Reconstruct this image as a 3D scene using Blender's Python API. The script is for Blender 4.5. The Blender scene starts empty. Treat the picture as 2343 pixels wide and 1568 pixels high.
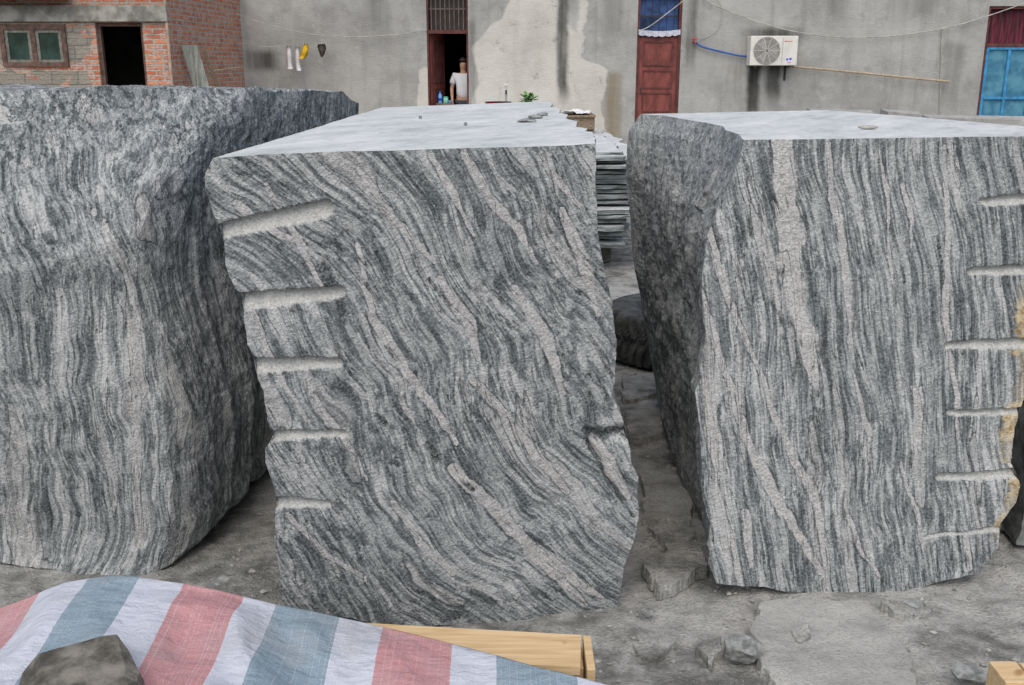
import bpy, bmesh, math, random
import numpy as np
from mathutils import Vector, Matrix
random.seed(7)
rng = np.random.default_rng(5)
D = bpy.data
SC = bpy.context.scene
COL = SC.collection
H = 1.85; PIT = math.radians(15.6); FP = 2300.0; IW, IH = 2343.0, 1567.5
cp, sp = math.cos(PIT), math.sin(PIT)

# ---------------------------------------------------------------- camera
cam = D.cameras.new('camera'); co = D.objects.new('camera', cam); COL.objects.link(co)
co.location = (0, 0, H); co.rotation_euler = (math.pi/2 - PIT, 0, 0)
cam.sensor_width = 36; cam.lens = 36*FP/IW; cam.clip_end = 2000; cam.clip_start = 0.05
SC.camera = co

def ray(u, v):
    a = (u-IW/2)/FP; b = -(v-IH/2)/FP
    return np.array([a, cp + b*sp, -sp + b*cp])
def PY(u, v, Y):
    d = ray(u, v); t = Y/d[1]
    return np.array([0, 0, H]) + d*t
def PZ(u, v, Z):
    d = ray(u, v); t = (Z-H)/d[2]
    return np.array([0, 0, H]) + d*t
def PP(u, v, p0, n):
    d = ray(u, v); C = np.array([0, 0, H]); t = np.dot(p0-C, n)/np.dot(d, n)
    return C + d*t

# ---------------------------------------------------------------- noise (numpy)
def vnoise(P, seed=0):
    i = np.floor(P).astype(np.int64); f = P - i; w = f*f*(3-2*f)
    def hsh(dx, dy, dz):
        n = (i[:, 0]+dx)*374761393 + (i[:, 1]+dy)*668265263 + (i[:, 2]+dz)*2147483647 + seed*1274126177
        n = n & 0xffffffff
        n = ((n ^ (n >> 13))*1274126177) & 0xffffffff
        n = ((n ^ (n >> 16))*2246822519) & 0xffffffff
        n = n ^ (n >> 15)
        return (n & 0xffffff)/float(0xffffff)
    x, y, z = w[:, 0], w[:, 1], w[:, 2]
    a = hsh(0,0,0)*(1-x)+hsh(1,0,0)*x; b = hsh(0,1,0)*(1-x)+hsh(1,1,0)*x
    c = hsh(0,0,1)*(1-x)+hsh(1,0,1)*x; d = hsh(0,1,1)*(1-x)+hsh(1,1,1)*x
    return ((a*(1-y)+b*y)*(1-z) + (c*(1-y)+d*y)*z)*2-1
def fbm(P, freq, octv=3, seed=0, gain=0.5):
    r = np.zeros(len(P)); a = 1.0; s = 0
    for k in range(octv):
        r += a*vnoise(P*freq+k*17.3, seed+k*7); s += a; a *= gain; freq *= 2.03
    return r/s

# ---------------------------------------------------------------- materials
class G:
    def __init__(s, name, rough=0.85, spec=0.3):
        s.m = D.materials.new(name); s.m.use_nodes = True; s.t = s.m.node_tree
        s.b = s.t.nodes['Principled BSDF']; s.b.inputs['Roughness'].default_value = rough
        s.b.inputs['Specular IOR Level'].default_value = spec
    def n(s, typ, inp=None, **props):
        nd = s.t.nodes.new('ShaderNode'+typ)
        for k, v in props.items(): setattr(nd, k, v)
        for k, v in (inp or {}).items(): s.set(nd.inputs[k], v)
        return nd
    def set(s, sock, v):
        if isinstance(v, bpy.types.NodeSocket): s.t.links.new(v, sock)
        else:
            if sock.type == 'RGBA' and isinstance(v, (tuple, list)) and len(v) == 3: v = (*v, 1)
            if sock.type == 'VECTOR' and isinstance(v, (int, float)): v = (v, v, v)
            sock.default_value = v
    def ma(s, op, a, b=0.0, c=0.0, clamp=False):
        nd = s.n('Math', {0: a, 1: b, 2: c}, operation=op, use_clamp=clamp); return nd.outputs[0]
    def mix(s, f, a, b, blend='MIX'):
        nd = s.n('Mix', data_type='RGBA', blend_type=blend)
        s.set(nd.inputs[0], f); s.set(nd.inputs[6], a); s.set(nd.inputs[7], b); return nd.outputs[2]
    def vm(s, op, a, b):
        return s.n('VectorMath', {0: a, 1: b}, operation=op).outputs[0]
    def noise(s, vec, scale, detail=3, rough=0.5, dist=0.0):
        return s.n('TexNoise', {'Vector': vec, 'Scale': scale, 'Detail': detail, 'Roughness': rough, 'Distortion': dist})
    def ss(s, x, a, b, lo=0.0, hi=1.0):
        nd = s.n('MapRange', {0: x, 1: a, 2: b, 3: lo, 4: hi}, interpolation_type='SMOOTHSTEP'); return nd.outputs[0]
    def ramp(s, f, stops, interp='LINEAR'):
        nd = s.n('ValToRGB', {0: f}); cr = nd.color_ramp; cr.interpolation = interp
        while len(cr.elements) < len(stops): cr.elements.new(0.5)
        for e, (p, c) in zip(cr.elements, stops): e.position = p; e.color = (*c, 1)
        return nd.outputs[0]
    def pos(s): return s.n('NewGeometry').outputs['Position']
    def obj(s): return s.n('TexCoord').outputs['Object']
    def attr(s, nm): return s.n('Attribute', attribute_name=nm).outputs['Fac']
    def sep(s, v):
        o = s.n('SeparateXYZ', {0: v}).outputs; return o[0], o[1], o[2]
    def comb(s, x, y, z): return s.n('CombineXYZ', {0: x, 1: y, 2: z}).outputs[0]
    def col(s, c): s.set(s.b.inputs['Base Color'], c)
    def bump(s, h, dist=0.01, strength=1.0):
        nd = s.n('Bump', {'Height': h, 'Distance': dist, 'Strength': strength}); s.t.links.new(nd.outputs[0], s.b.inputs['Normal'])

def simple(name, c, rough=0.7, var=0.25, scale=8, metal=0.0, bump=0.0, stretch=(1, 1, 1)):
    g = G(name, rough); p = g.vm('MULTIPLY', g.pos(), stretch)
    n = g.noise(p, scale, 4, 0.6).outputs[0]
    f = g.ss(n, 0.3, 0.7, 1-var, 1+var)
    g.col(g.vm('MULTIPLY', g.comb(*c), g.comb(f, f, f)))
    g.b.inputs['Metallic'].default_value = metal
    if bump: g.bump(n, bump)
    return g.m

def granite(name, ang, seed, light=1.0, veins=1.0, warp=0.5, w2=0.06, vs=9, vth=0.61, sidecol=(0.29, 0.305, 0.295), turn=0.0, extras=True):
    g = G(name, 0.85, 0.25)
    ob = g.obj(); off = (seed*3.1, seed*1.7, seed*2.3)
    c = g.vm('ADD', ob, off)
    w1n = g.noise(c, 1.25, 1, 0.5); w2n = g.noise(c, 4.2, 1, 0.5)
    wv1 = g.vm('SUBTRACT', w1n.outputs[1], (0.5, 0.5, 0.5)); wv2 = g.vm('SUBTRACT', w2n.outputs[1], (0.5, 0.5, 0.5))
    p = g.vm('ADD', ob, g.vm('MULTIPLY', wv1, (warp, warp, warp)))
    p = g.vm('ADD', p, g.vm('MULTIPLY', wv2, (w2, w2, w2)))
    av_ = ang
    if turn: av_ = g.ss(g.sep(ob)[2], 0.02, 0.62, ang+turn, ang)
    r = g.n('VectorRotate', {'Vector': p, 'Angle': av_}, rotation_type='Y_AXIS').outputs[0]
    r = g.vm('ADD', r, off)
    q = g.vm('MULTIPLY', r, (1.0, 0.5, 0.048))
    bn = g.noise(q, 19, 3, 0.6); band = bn.outputs[0]; bcol = g.sep(bn.outputs[1])
    fn_ = g.noise(g.vm('MULTIPLY', r, (1.0, .6, 0.055)), 62, 2, 0.6); fine = fn_.outputs[0]; fcol = g.sep(fn_.outputs[1])
    l1 = g.ma('ABSOLUTE', g.ma('SUBTRACT', bcol[0], 0.5))
    l2 = g.ma('ABSOLUTE', g.ma('SUBTRACT', bcol[1], 0.47))
    vn = g.noise(g.vm('MULTIPLY', r, (1.0, .6, 0.075)), vs, 2, 0.4); vein = vn.outputs[0]
    sn_ = g.noise(c, 120, 2, 0.75); spk = g.sep(sn_.outputs[1])[2]; spk2 = sn_.outputs[0]
    v = g.ma('MULTIPLY_ADD', g.ma('SUBTRACT', band, 0.5), 0.72, 0.385)
    v = g.ma('ADD', v, g.ss(fine, .42, .56, 0, .23))
    v = g.ma('MULTIPLY_ADD', g.ma('SUBTRACT', fcol[1], 0.5), 0.45, v)
    v = g.ma('MULTIPLY_ADD', g.ma('SUBTRACT', spk, 0.5), 0.62, v)
    v = g.ma('MULTIPLY_ADD', g.ma('SUBTRACT', spk2, 0.5), 0.42, v)
    L = light
    colr = g.ramp(v, [(0.14, (0.033*L, 0.040*L, 0.043*L)), (0.32, (0.108*L, 0.123*L, 0.128*L)), (0.47, (0.20*L, 0.220*L, 0.226*L)),
                      (0.60, (0.308*L, 0.328*L, 0.331*L)), (0.80, (0.475*L, 0.485*L, 0.482*L))])
    vc = g.ramp(spk2, [(0.25, (0.23*L, 0.228*L, 0.228*L)), (0.5, (0.41*L, 0.406*L, 0.402*L)), (0.75, (0.56*L, 0.555*L, 0.545*L))])
    vf = g.ma('MULTIPLY', g.ss(vein, vth, vth+.02, 0, 0.85*veins), g.ss(fcol[0], .36, .46, .3, 1))
    w2c = g.sep(w2n.outputs[1])
    if extras:
        av = g.attr('vein'); va = g.ma('ADD', av, g.ma('MULTIPLY', g.ma('SUBTRACT', fcol[2], .5), .8))
        va = g.ma('MULTIPLY', g.ss(va, .40, .50, 0, .97), g.ss(av, .02, .1))
        vf = g.ma('MAXIMUM', vf, va)
    colr = g.mix(vf, colr, vc)
    dk = g.ma('MULTIPLY', g.ss(l1, 0.004, 0.018, 0.8, 0), g.ss(w2c[0], 0.42, 0.56, 0.15, 1))
    dk2 = g.ma('MULTIPLY', g.ss(l2, 0.003, 0.014, 0.9, 0), g.ss(w2c[1], 0.42, 0.56, 0.15, 1))
    dk = g.ma('MAXIMUM', dk, dk2)
    vl = g.ma('MULTIPLY', g.ss(g.ma('ABSOLUTE', g.ma('SUBTRACT', vein, vth)), 0.002, .009, .85, 0), g.ss(w2c[2], .4, .52))
    dk = g.ma('MAXIMUM', dk, vl)
    if extras:
        edge_ = g.ma('MULTIPLY', g.ss(g.ma('ABSOLUTE', g.ma('SUBTRACT', av, .2)), .05, .18, .75, 0), g.ss(fcol[2], .48, .55))
        dk = g.ma('MAXIMUM', dk, edge_)
        da = g.ma('ADD', g.attr('dark'), g.ma('MULTIPLY', g.ma('SUBTRACT', fcol[0], .5), 2.6)); dk = g.ma('MAXIMUM', dk, g.ma('MULTIPLY', g.ss(da, .35, .75, 0, 1.0), g.ss(g.attr('dark'), .02, .4)))
    dk = g.ma('MULTIPLY', dk, g.ss(spk, 0.34, 0.66, 1.0, 0.5), clamp=True)
    colr = g.mix(dk, colr, (0.028, 0.034, 0.037))
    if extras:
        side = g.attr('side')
        sc = g.mix(g.ss(w2c[2], 0.35, 0.65), sidecol, tuple(x*1.25 for x in sidecol))  # dusty side tone, painted paler to offset the shade on these faces
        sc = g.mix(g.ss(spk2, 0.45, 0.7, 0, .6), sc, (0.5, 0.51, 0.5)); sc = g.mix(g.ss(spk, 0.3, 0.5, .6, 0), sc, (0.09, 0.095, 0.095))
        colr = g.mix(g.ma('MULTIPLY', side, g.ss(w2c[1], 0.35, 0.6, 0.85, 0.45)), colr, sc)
        rs_ = g.noise(c, 34, 3, .65).outputs[0]
        colr = g.mix(g.attr('rust'), colr, g.ramp(rs_, [(0.34, (0.18, 0.12, 0.06)), (.46, (0.42, 0.33, 0.19)), (0.62, (0.56, 0.49, 0.35))]))
        colr = g.mix(g.ma('MULTIPLY', g.attr('slot'), 0.88), colr, g.mix(g.ss(spk2, 0.35, 0.65), (0.38, 0.388, 0.37), (0.53, 0.535, 0.515)))
    g.col(colr)
    g.bump(spk2, 0.008)
    return g.m
def granite_top():
    g = G('sawn_dusty_granite_top', .8, .2); c = g.pos()
    smn = g.noise(g.vm('MULTIPLY', g.n('VectorRotate', {'Vector': c, 'Angle': 0.5}, rotation_type='Z_AXIS').outputs[0], (2.6, 0.8, 1)), 2.4, 5, 0.72)
    tc = g.ramp(smn.outputs[0], [(0.3, (0.35, 0.375, 0.375)), (0.45, (0.475, 0.50, 0.50)), (0.55, (0.53, 0.55, 0.545)), (0.7, (0.61, 0.625, 0.615))])
    n = g.noise(c, 22, 4, .7); n0 = n.outputs[0]; nc = g.sep(n.outputs[1])
    tc = g.mix(g.ss(nc[1], 0.62, 0.72, 0, 0.6), tc, (0.37, 0.35, 0.30))
    tc = g.mix(g.ss(n0, .3, .5, .5, 0), tc, (.24, .26, .265))
    g.col(tc); g.bump(n0, .004); return g.m
M_top = granite_top()

# ---------------------------------------------------------------- object helpers
ORG = {}
def tag(o, label=None, cat=None, group=None, kind=None):
    if label: o['label'] = label
    if cat: o['category'] = cat
    if group: o['group'] = group
    if kind: o['kind'] = kind
    return o
def empty(name, loc, label, cat, group=None):
    loc = tuple(float(x) for x in loc)
    o = D.objects.new(name, None); COL.objects.link(o); o.location = loc; o.empty_display_size = 0.1
    ORG[o.name] = np.array(loc, float); return tag(o, label, cat, group)
def mesh(name, V, F, m, parent=None, smooth=False, attrs=None, mi=None):
    V = np.asarray(V, float)
    if parent is not None: org = ORG[parent.name]; loc = (0, 0, 0)
    else:
        lo, hi = V.min(0), V.max(0); org = np.array([(lo[0]+hi[0])/2, (lo[1]+hi[1])/2, lo[2]]); loc = tuple(org)
    me = D.meshes.new(name)
    me.from_pydata((V-org).tolist(), [], F.tolist() if hasattr(F, 'tolist') else [list(map(int, f)) for f in F])
    if smooth: me.polygons.foreach_set('use_smooth', [True]*len(me.polygons))
    for k, a in (attrs or {}).items():
        at = me.attributes.new(k, 'FLOAT', 'POINT'); at.data.foreach_set('value', np.asarray(a, dtype=np.float32))
    for mm in (m if isinstance(m, (list, tuple)) else [m]): me.materials.append(mm)
    if mi is not None: me.polygons.foreach_set('material_index', np.asarray(mi, dtype=np.int32))
    o = D.objects.new(name, me); COL.objects.link(o); o.location = loc
    if parent is not None: o.parent = parent
    ORG[o.name] = org
    return o
class MB:
    def __init__(s): s.bm = bmesh.new()
    def box(s, lo, hi, bev=0.0):
        lo = np.array(lo, float); hi = np.array(hi, float); c = (lo+hi)/2; d = hi-lo
        r = bmesh.ops.create_cube(s.bm, size=1.0)
        bmesh.ops.scale(s.bm, vec=Vector(d), verts=r['verts'])
        bmesh.ops.translate(s.bm, vec=Vector(c), verts=r['verts'])
        if bev:
            es = list({e for v in r['verts'] for e in v.link_edges})
            bmesh.ops.bevel(s.bm, geom=es, offset=bev, segments=2, affect='EDGES', profile=0.5)
        return s
    def pts8(s, P):
        v = [s.bm.verts.new(Vector(p)) for p in P]
        for f in ((3,2,1,0),(4,5,6,7),(0,1,5,4),(1,2,6,5),(2,3,7,6),(3,0,4,7)): s.bm.faces.new([v[i] for i in f])
        return s
    def tube(s, pts, r, seg=8, cap=True):
        pts = [Vector(p) for p in pts]; rings = []
        rs = r if isinstance(r, (list, tuple)) else [r]*len(pts)
        for i, p in enumerate(pts):
            d = (pts[min(i+1, len(pts)-1)]-pts[max(i-1, 0)]).normalized()
            a = d.orthogonal().normalized() if i == 0 else (rings_a - d*rings_a.dot(d)).normalized()
            rings_a = a; b = d.cross(a)
            rings.append([s.bm.verts.new(p+(a*math.cos(t)+b*math.sin(t))*rs[i]) for t in [2*math.pi*k/seg for k in range(seg)]])
        for A, B in zip(rings, rings[1:]):
            for k in range(seg): s.bm.faces.new((A[k], A[(k+1) % seg], B[(k+1) % seg], B[k]))
        if cap: s.bm.faces.new(rings[0][::-1]); s.bm.faces.new(rings[-1])
        return s
    def build(s, name, m, parent=None, smooth=False):
        bmesh.ops.recalc_face_normals(s.bm, faces=s.bm.faces)
        V = np.array([v.co[:] for v in s.bm.verts]); s.bm.verts.index_update()
        F = [[v.index for v in f.verts] for f in s.bm.faces]; s.bm.free()
        return mesh(name, V, F, m, parent, smooth)

def rs(pts, n):
    P = np.array(pts, float)
    seg = np.linalg.norm(np.diff(P, axis=0), axis=1); s = np.concatenate([[0], np.cumsum(seg)]); s /= s[-1]
    t = np.linspace(0, 1, n)
    return np.stack([np.interp(t, s, P[:, k]) for k in range(3)], 1)
def coons(b, t, l, r, nu, nv):
    B, T, L, R = rs(b, nu), rs(t, nu), rs(l, nv), rs(r, nv)
    s = np.linspace(0, 1, nu)[None, :, None]; v = np.linspace(0, 1, nv)[:, None, None]
    P = (1-v)*B[None]+v*T[None]+(1-s)*L[:, None]+s*R[:, None] - ((1-s)*(1-v)*B[0]+s*(1-v)*B[-1]+(1-s)*v*T[0]+s*v*T[-1])
    S, Vv = np.meshgrid(np.linspace(0, 1, nu), np.linspace(0, 1, nv))
    return P.reshape(-1, 3), S.ravel(), Vv.ravel()
def gridf(nu, nv, off, flip=False):
    i = np.arange(nu-1)[None, :]; j = np.arange(nv-1)[:, None]
    a = (j*nu+i).ravel()+off
    F = np.stack([a, a+1, a+nu+1, a+nu], 1)
    return F[:, ::-1] if flip else F
def curvemask(P, curves, seed):
    out = np.zeros(len(P)); wob = np.stack([fbm(P, 7, 3, seed+j) for j in range(3)], 1)*.014; nz = fbm(P, 16, 3, seed+9, .6)
    Q = P+wob
    for cv in curves:
        for (a, wa), (b, wb) in zip(cv, cv[1:]):
            ab = b-a; q = np.clip(((Q-a)@ab)/np.dot(ab, ab), 0, 1); d = np.linalg.norm(Q-(a+q[:, None]*ab), axis=1)
            w = (wa+(wb-wa)*q)*(1+.35*nz)
            out = np.maximum(out, np.clip(1.15-d/w*.75, 0, 1))
    return out

def block(name, E, m, label, cat, res, seed, amp=0.008, sideamp=(0.03, 0.03), slots=(), slotn=None, rustf=None, side=(0.0, 0.0), fine=0.0022, frontbulge=0.0, dz_top=0.0, mtop=None, veins=(), darks=(), facet=(0, 0), notch=()):
    VV, FF, MI, A = [], [], [], {'slot': [], 'rust': [], 'side': [], 'vein': [], 'dark': []}; off = 0
    def add(kind, e, nu, nv, flip, k, sd, fc=0):
        nonlocal off
        P, s, t = coons(*e, nu, nv)
        win = 16*s*(1-s)*t*(1-t)
        N = np.stack([fbm(P, 2.6, 3, seed+j*31) for j in range(3)], 1)*amp*1.2
        N += np.stack([fbm(P, 14, 3, seed+j*31+5, .6) for j in range(3)], 1)*amp*0.9
        N += np.stack([fbm(P, 85, 2, seed+j*31+9, .7) for j in range(3)], 1)*fine
        if k:
            big = np.stack([fbm(P, 1.7, 3, seed+j*31+77) for j in range(3)], 1)
            N += big*k*np.sqrt(win)[:, None]
            if fc:
                fac = np.abs(fbm(P, 4.0, 4, seed+401, .6))[:, None]
                N += (fac-.2)*fc*np.sqrt(win)[:, None]*np.sign(P-P.mean(0))*np.array([1, 0.2, 0.1])
                Pa = P*np.array([1, 1, .6])
                N[:, 0] += (np.floor(fbm(Pa, 9, 3, seed+501, .6)*5)/5*fc*.30+np.abs(fbm(P, 22, 3, seed+507, .65))*fc*.22+fbm(P, 60, 2, seed+511)*.005)*np.minimum(1, win*6)
        z = np.ones(len(P))
        if kind == 'top': z *= dz_top
        elif kind != 'bottom': z = np.maximum(np.minimum(1, (1-t)*14), dz_top)
        N[:, 2] *= z
        sl = np.zeros(len(P)); ru = np.zeros(len(P)); ve = np.zeros(len(P)); da = np.zeros(len(P))
        if kind == 'front':
            if len(veins): ve = curvemask(P, veins, seed+3)
            if len(darks): da = curvemask(P, darks, seed+5)
            if len(notch): N -= (curvemask(P, notch, seed+8)*.02)[:, None]*slotn[None]
            for (a, b, r0, r1, dep) in slots:
                ab = b-a; q = np.clip(((P-a)@ab)/np.dot(ab, ab), 0, 1)
                c = a+q[:, None]*ab; dv_ = P-c; d = np.linalg.norm(dv_, axis=1)
                rr = (r0+(r1-r0)*q)*(1+0.05*fbm(P, 9, 2, 3)); x = 1-d/rr
                e_ = np.clip(dv_[:, 2]/rr*.5+.5, 0, 1)          # half-pipe left by the drill: deepest under its upper lip
                g = np.clip(x*9, 0, 1)*(.12+.88*e_**.9)
                N -= (g*dep*1.25)[:, None]*slotn[None]
                sl = np.maximum(sl, np.clip(x*9, 0, 1))
            if rustf is not None: ru = rustf(P, s, t)
        P = P+N; f = gridf(nu, nv, off, flip)
        VV.append(P); FF.append(f); off += len(P); MI.append(np.full(len(f), 1 if kind == 'top' else 0))
        A['slot'].append(sl); A['rust'].append(ru); A['side'].append(np.full(len(P), sd)); A['vein'].append(ve); A['dark'].append(da)
    def ln(e): return np.linalg.norm(np.diff(np.array(e, float), axis=0), axis=1).sum()
    nx = int(ln(E['ft'])/res)+2; nz = int(ln(E['fl'])/res)+2; ny = int(ln(E['lt'])/(res*1.8))+2
    add('front', (E['fb'], E['ft'], E['fl'], E['fr']), nx, nz, False, frontbulge, 0)
    add('right', (E['rb'], E['rt'], E['fr'], E['br']), ny, nz, False, sideamp[1], side[1], facet[1])
    add('left', (E['lb'], E['lt'], E['fl'], E['bl']), ny, nz, True, sideamp[0], side[0], facet[0])
    add('back', (E['bb'], E['bt'], E['bl'], E['br']), nx//2, nz, True, 0, 0.3)
    add('top', (E['ft'], E['bt'], E['lt'], E['rt']), nx, ny, False, 0, 0)
    add('bottom', (E['fb'], E['bb'], E['lb'], E['rb']), nx//3, ny//3, True, 0, 0.4)
    o = mesh(name, np.concatenate(VV), np.concatenate(FF), [m, mtop or M_top], None, True, {k: np.concatenate(v) for k, v in A.items()}, np.concatenate(MI))
    return tag(o, label, cat)

# ---------------------------------------------------------------- granite blocks
def Pl(a, b, c):
    n = np.cross(b-a, c-a); n /= np.linalg.norm(n)
    if n[1] > 0: n = -n
    return a, n
p0, n0 = Pl(PY(490, 362, 2.88), PY(1362, 328, 3.12), PY(1000, 1430, 3.05))
def cf(L): return [PP(u, v, p0, n0) for u, v in L]
def curves(pf, Ls, k=1.0): return [[(pf([(u, v)])[0], w*k/700.) for u, v, w in L] for L in Ls]
fl = cf([(652,1388),(640,1350),(642,1310),(628,1250),(630,1200),(635,1150),(625,1110),(608,1060),(608,1025),(624,1000),(612,960),(600,900),(583,845),(578,820),(565,790),(552,695),(550,675),(535,660),(515,610),(512,555),(500,512),(470,440),(466,405),(490,362)])
fr = cf([(1392,1452),(1412,1395),(1418,1360),(1430,1300),(1450,1240),(1462,1185),(1460,1140),(1463,1092),(1446,1062),(1440,1020),(1424,960),(1400,905),(1408,850),(1411,780),(1405,690),(1386,630),(1370,540),(1361,430),(1362,328)])
fb = [fl[0]]+cf([(700,1403),(760,1406),(850,1425),(950,1433),(1050,1430),(1150,1440),(1250,1448)])+[fr[0]]
ft = [fl[-1]]+cf([(600,354),(700,350),(800,346),(900,345),(1000,341),(1100,338),(1200,336),(1300,333)])+[fr[-1]]
TL, TR = fl[-1], fr[-1]
BTL, BTR = PZ(872, 246, 1.6), PZ(1250, 232, 1.605)
rt = [TR]+[PZ(u, v, 1.606) for u, v in ((1356,302),(1338,300),(1342,294),(1318,290),(1322,278),(1298,272),(1302,262),(1280,258),(1282,248),(1262,244),(1262,236))]+[BTR]
BBL = np.array([BTL[0]+.05, BTL[1]-.1, 0]); BBR = np.array([BTR[0]+.1, BTR[1]-.2, 0])
E = dict(fl=fl, fr=fr, fb=fb, ft=ft, lt=[TL, BTL], rt=rt, bt=[BTL, BTR], bb=[BBL, BBR], lb=[fl[0], BBL], rb=[fr[0], BBR], bl=[BBL, BTL], br=[BBR, BTR])
def sl(a, b, r0, r1, dep, pf): return (pf([a])[0], pf([b])[0], r0/700., r1/700., dep)
slots = [sl((495,534),(742,480),16,20,.028,cf), sl((552,690),(782,668),20,14,.028,cf), sl((575,839),(778,828),18,11,.026,cf), sl((615,1002),(792,991),13,8,.020,cf), sl((625,1153),(748,1152),13,9,.020,cf)]
cv = curves(cf, [[(1060,350,9),(1120,440,12),(1190,520,11),(1230,600,5)], [(820,380,5),(900,500,8),(1000,600,5)], [(1290,480,9),(1340,600,16),(1370,720,8)], [(1180,660,9),(1240,760,15),(1300,900,6)],
  [(1010,640,8),(1080,740,15),(1100,820,5)], [(545,470,9),(640,540,8),(700,560,4)], [(610,420,5),(690,560,9),(740,650,4)], [(820,560,6),(860,720,9),(960,880,10),(1050,1010,7)], [(1080,860,8),(1200,1010,11),(1300,1130,7)],
  [(1040,1070,12),(1150,1180,18),(1260,1300,15),(1340,1380,8)], [(570,700,5),(610,800,9),(650,880,6),(700,960,3)], [(1210,1250,12),(1290,1300,15),(1380,1370,8)], [(720,900,5),(790,1010,8),(840,1100,5)], [(1360,1000,12),(1400,1080,16),(1440,1140,8)],
  [(660,1180,6),(740,1260,9),(830,1310,5)], [(900,1150,6),(960,1230,9),(1040,1310,6)], [(980,350,5),(1040,450,8),(1090,540,4)], [(1240,350,6),(1290,420,8),(1340,480,4)]])
cd = curves(cf, [[(742,608,11),(762,650,12)], [(785,688,9),(784,735,9)], [(1340,985,9),(1380,995,13),(1424,985,8)], [(985,1018,10),(1000,1048,9)], [(1288,818,6),(1318,852,6)], [(1343,995,5),(1372,1062,4),(1425,1145,4),(1450,1180,4)], [(985,640,4),(1030,700,4)], [(1010,1418,7),(1045,1408,6)], [(870,940,6),(888,965,5)], [(905,1050,7),(930,1062,5)], [(1055,1100,7),(1080,1118,5)], [(840,650,4),(870,700,3)], [(540,385,4),(580,400,4)], [(1350,900,5),(1370,935,6)]], 1.35)
nt_ = curves(cf, [[(1345,985,12),(1385,1000,20),(1435,985,20)], [(1350,1010,6),(1385,1080,5),(1430,1150,5)]])
M_gc = granite('grey_wave_granite_diagonal', math.radians(32), 1, warp=0.42, w2=.085, veins=0.7, turn=math.radians(22))
block('granite_block', E, M_gc, 'middle grey granite block with diagonal wavy veins and five drill grooves down its left edge', 'stone block', 0.0046, 11, slots=slots, slotn=n0, frontbulge=0.012, veins=cv, darks=cd, notch=nt_)

def cy(L): return [PY(u, v, y) for u, v, y in L]
fr = cy([(325,1325,3.38),(362,1290,3.42),(380,1240,3.44),(386,1200,3.44),(392,1100,3.44),(384,1000,3.44),(366,900,3.44),(345,820,3.45),(324,740,3.47),(312,650,3.5),(318,540,3.52),(345,460,3.6),(388,400,3.7),(452,340,3.87),(510,290,4.05),(560,245,4.25),(612,208,4.5)])
X0 = -2.9
fb = [np.array([X0, 3.6, 0.05])]+cy([(0,1282,3.5),(60,1296,3.48),(120,1300,3.46),(180,1312,3.42),(250,1316,3.4)])+[fr[0]]
ft = [np.array([X0, 3.6, 1.75])]+cy([(-40,214,3.58),(30,210,3.6),(70,204,3.62),(110,206,3.64),(180,206,3.7),(240,196,3.76),(290,198,3.82),(330,203,3.88),(400,201,4.0),(450,199,4.08),(500,204,4.18),(560,203,4.32),(590,199,4.42)])+[fr[-1]]
rt = [fr[-1]]+cy([(650,209,4.75),(700,207,5.0),(750,210,5.35),(785,211,5.6),(800,224,5.75),(822,240,5.95)])
rb = [fr[0]]+cy([(392,1288,3.45),(440,1252,3.55),(470,1216,3.66),(492,1205,3.7),(500,1180,3.8),(545,1150,3.92),(552,1110,4.1),(600,1090,4.25),(612,1070,4.4)])+[np.array([-1.1, 5.9, 0])]
BTR = rt[-1]; BBR = rb[-1]; BTL = np.array([X0, 6.2, 1.72]); BBL = np.array([X0, 6.1, 0])
E = dict(fl=[fb[0], ft[0]], fr=fr, fb=fb, ft=ft, lt=[ft[0], BTL], rt=rt, bt=[BTL, BTR], bb=[BBL, BBR], lb=[fb[0], BBL], rb=rb, bl=[BBL, BTL], br=[BBR, BTR])
def lfp(L): return [PY(u, v, 3.5) for u, v in L]
cv = curves(lfp, [[(85,480,10),(95,560,18),(60,620,22),(25,720,28),(15,850,22)], [(72,225,5),(70,330,9),(55,420,8),(75,470,4)], [(338,780,6),(335,900,9),(332,1000,10),(328,1080,5)], [(155,800,9),(170,880,12),(185,960,6)],
  [(20,1000,14),(15,1100,18),(8,1170,10)], [(215,300,5),(225,420,8),(215,560,6),(240,700,8),(235,800,4)], [(120,950,5),(140,1060,9),(130,1150,5)], [(260,860,5),(275,1000,7),(268,1150,7),(275,1250,4)], [(155,1200,10),(165,1260,10)], [(300,260,5),(305,350,7)], [(130,300,6),(140,380,7),(165,450,4)], [(60,1150,5),(70,1230,7)]])
cd = curves(lfp, [[(100,920,4),(108,1040,4),(120,1110,6),(135,1135,5)], [(150,1180,4),(175,1190,4)], [(60,560,3),(48,640,4),(60,700,3)], [(20,300,3),(35,420,4)], [(180,780,4),(190,800,4)], [(240,480,3),(250,600,3)]])
M_gl = granite('grey_wave_granite_swirled', math.radians(2), 4.3, warp=0.40, w2=.10, veins=0.8)
block('granite_block', E, M_gl, 'left granite block with swirling near vertical veins and a rough untrimmed top', 'stone block', 0.0064, 41, amp=0.009, sideamp=(0.03, 0.015), frontbulge=0.008, dz_top=1.0, side=(0.3, 0.12), mtop=M_gl, veins=cv, darks=cd, facet=(0, .035))

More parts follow.
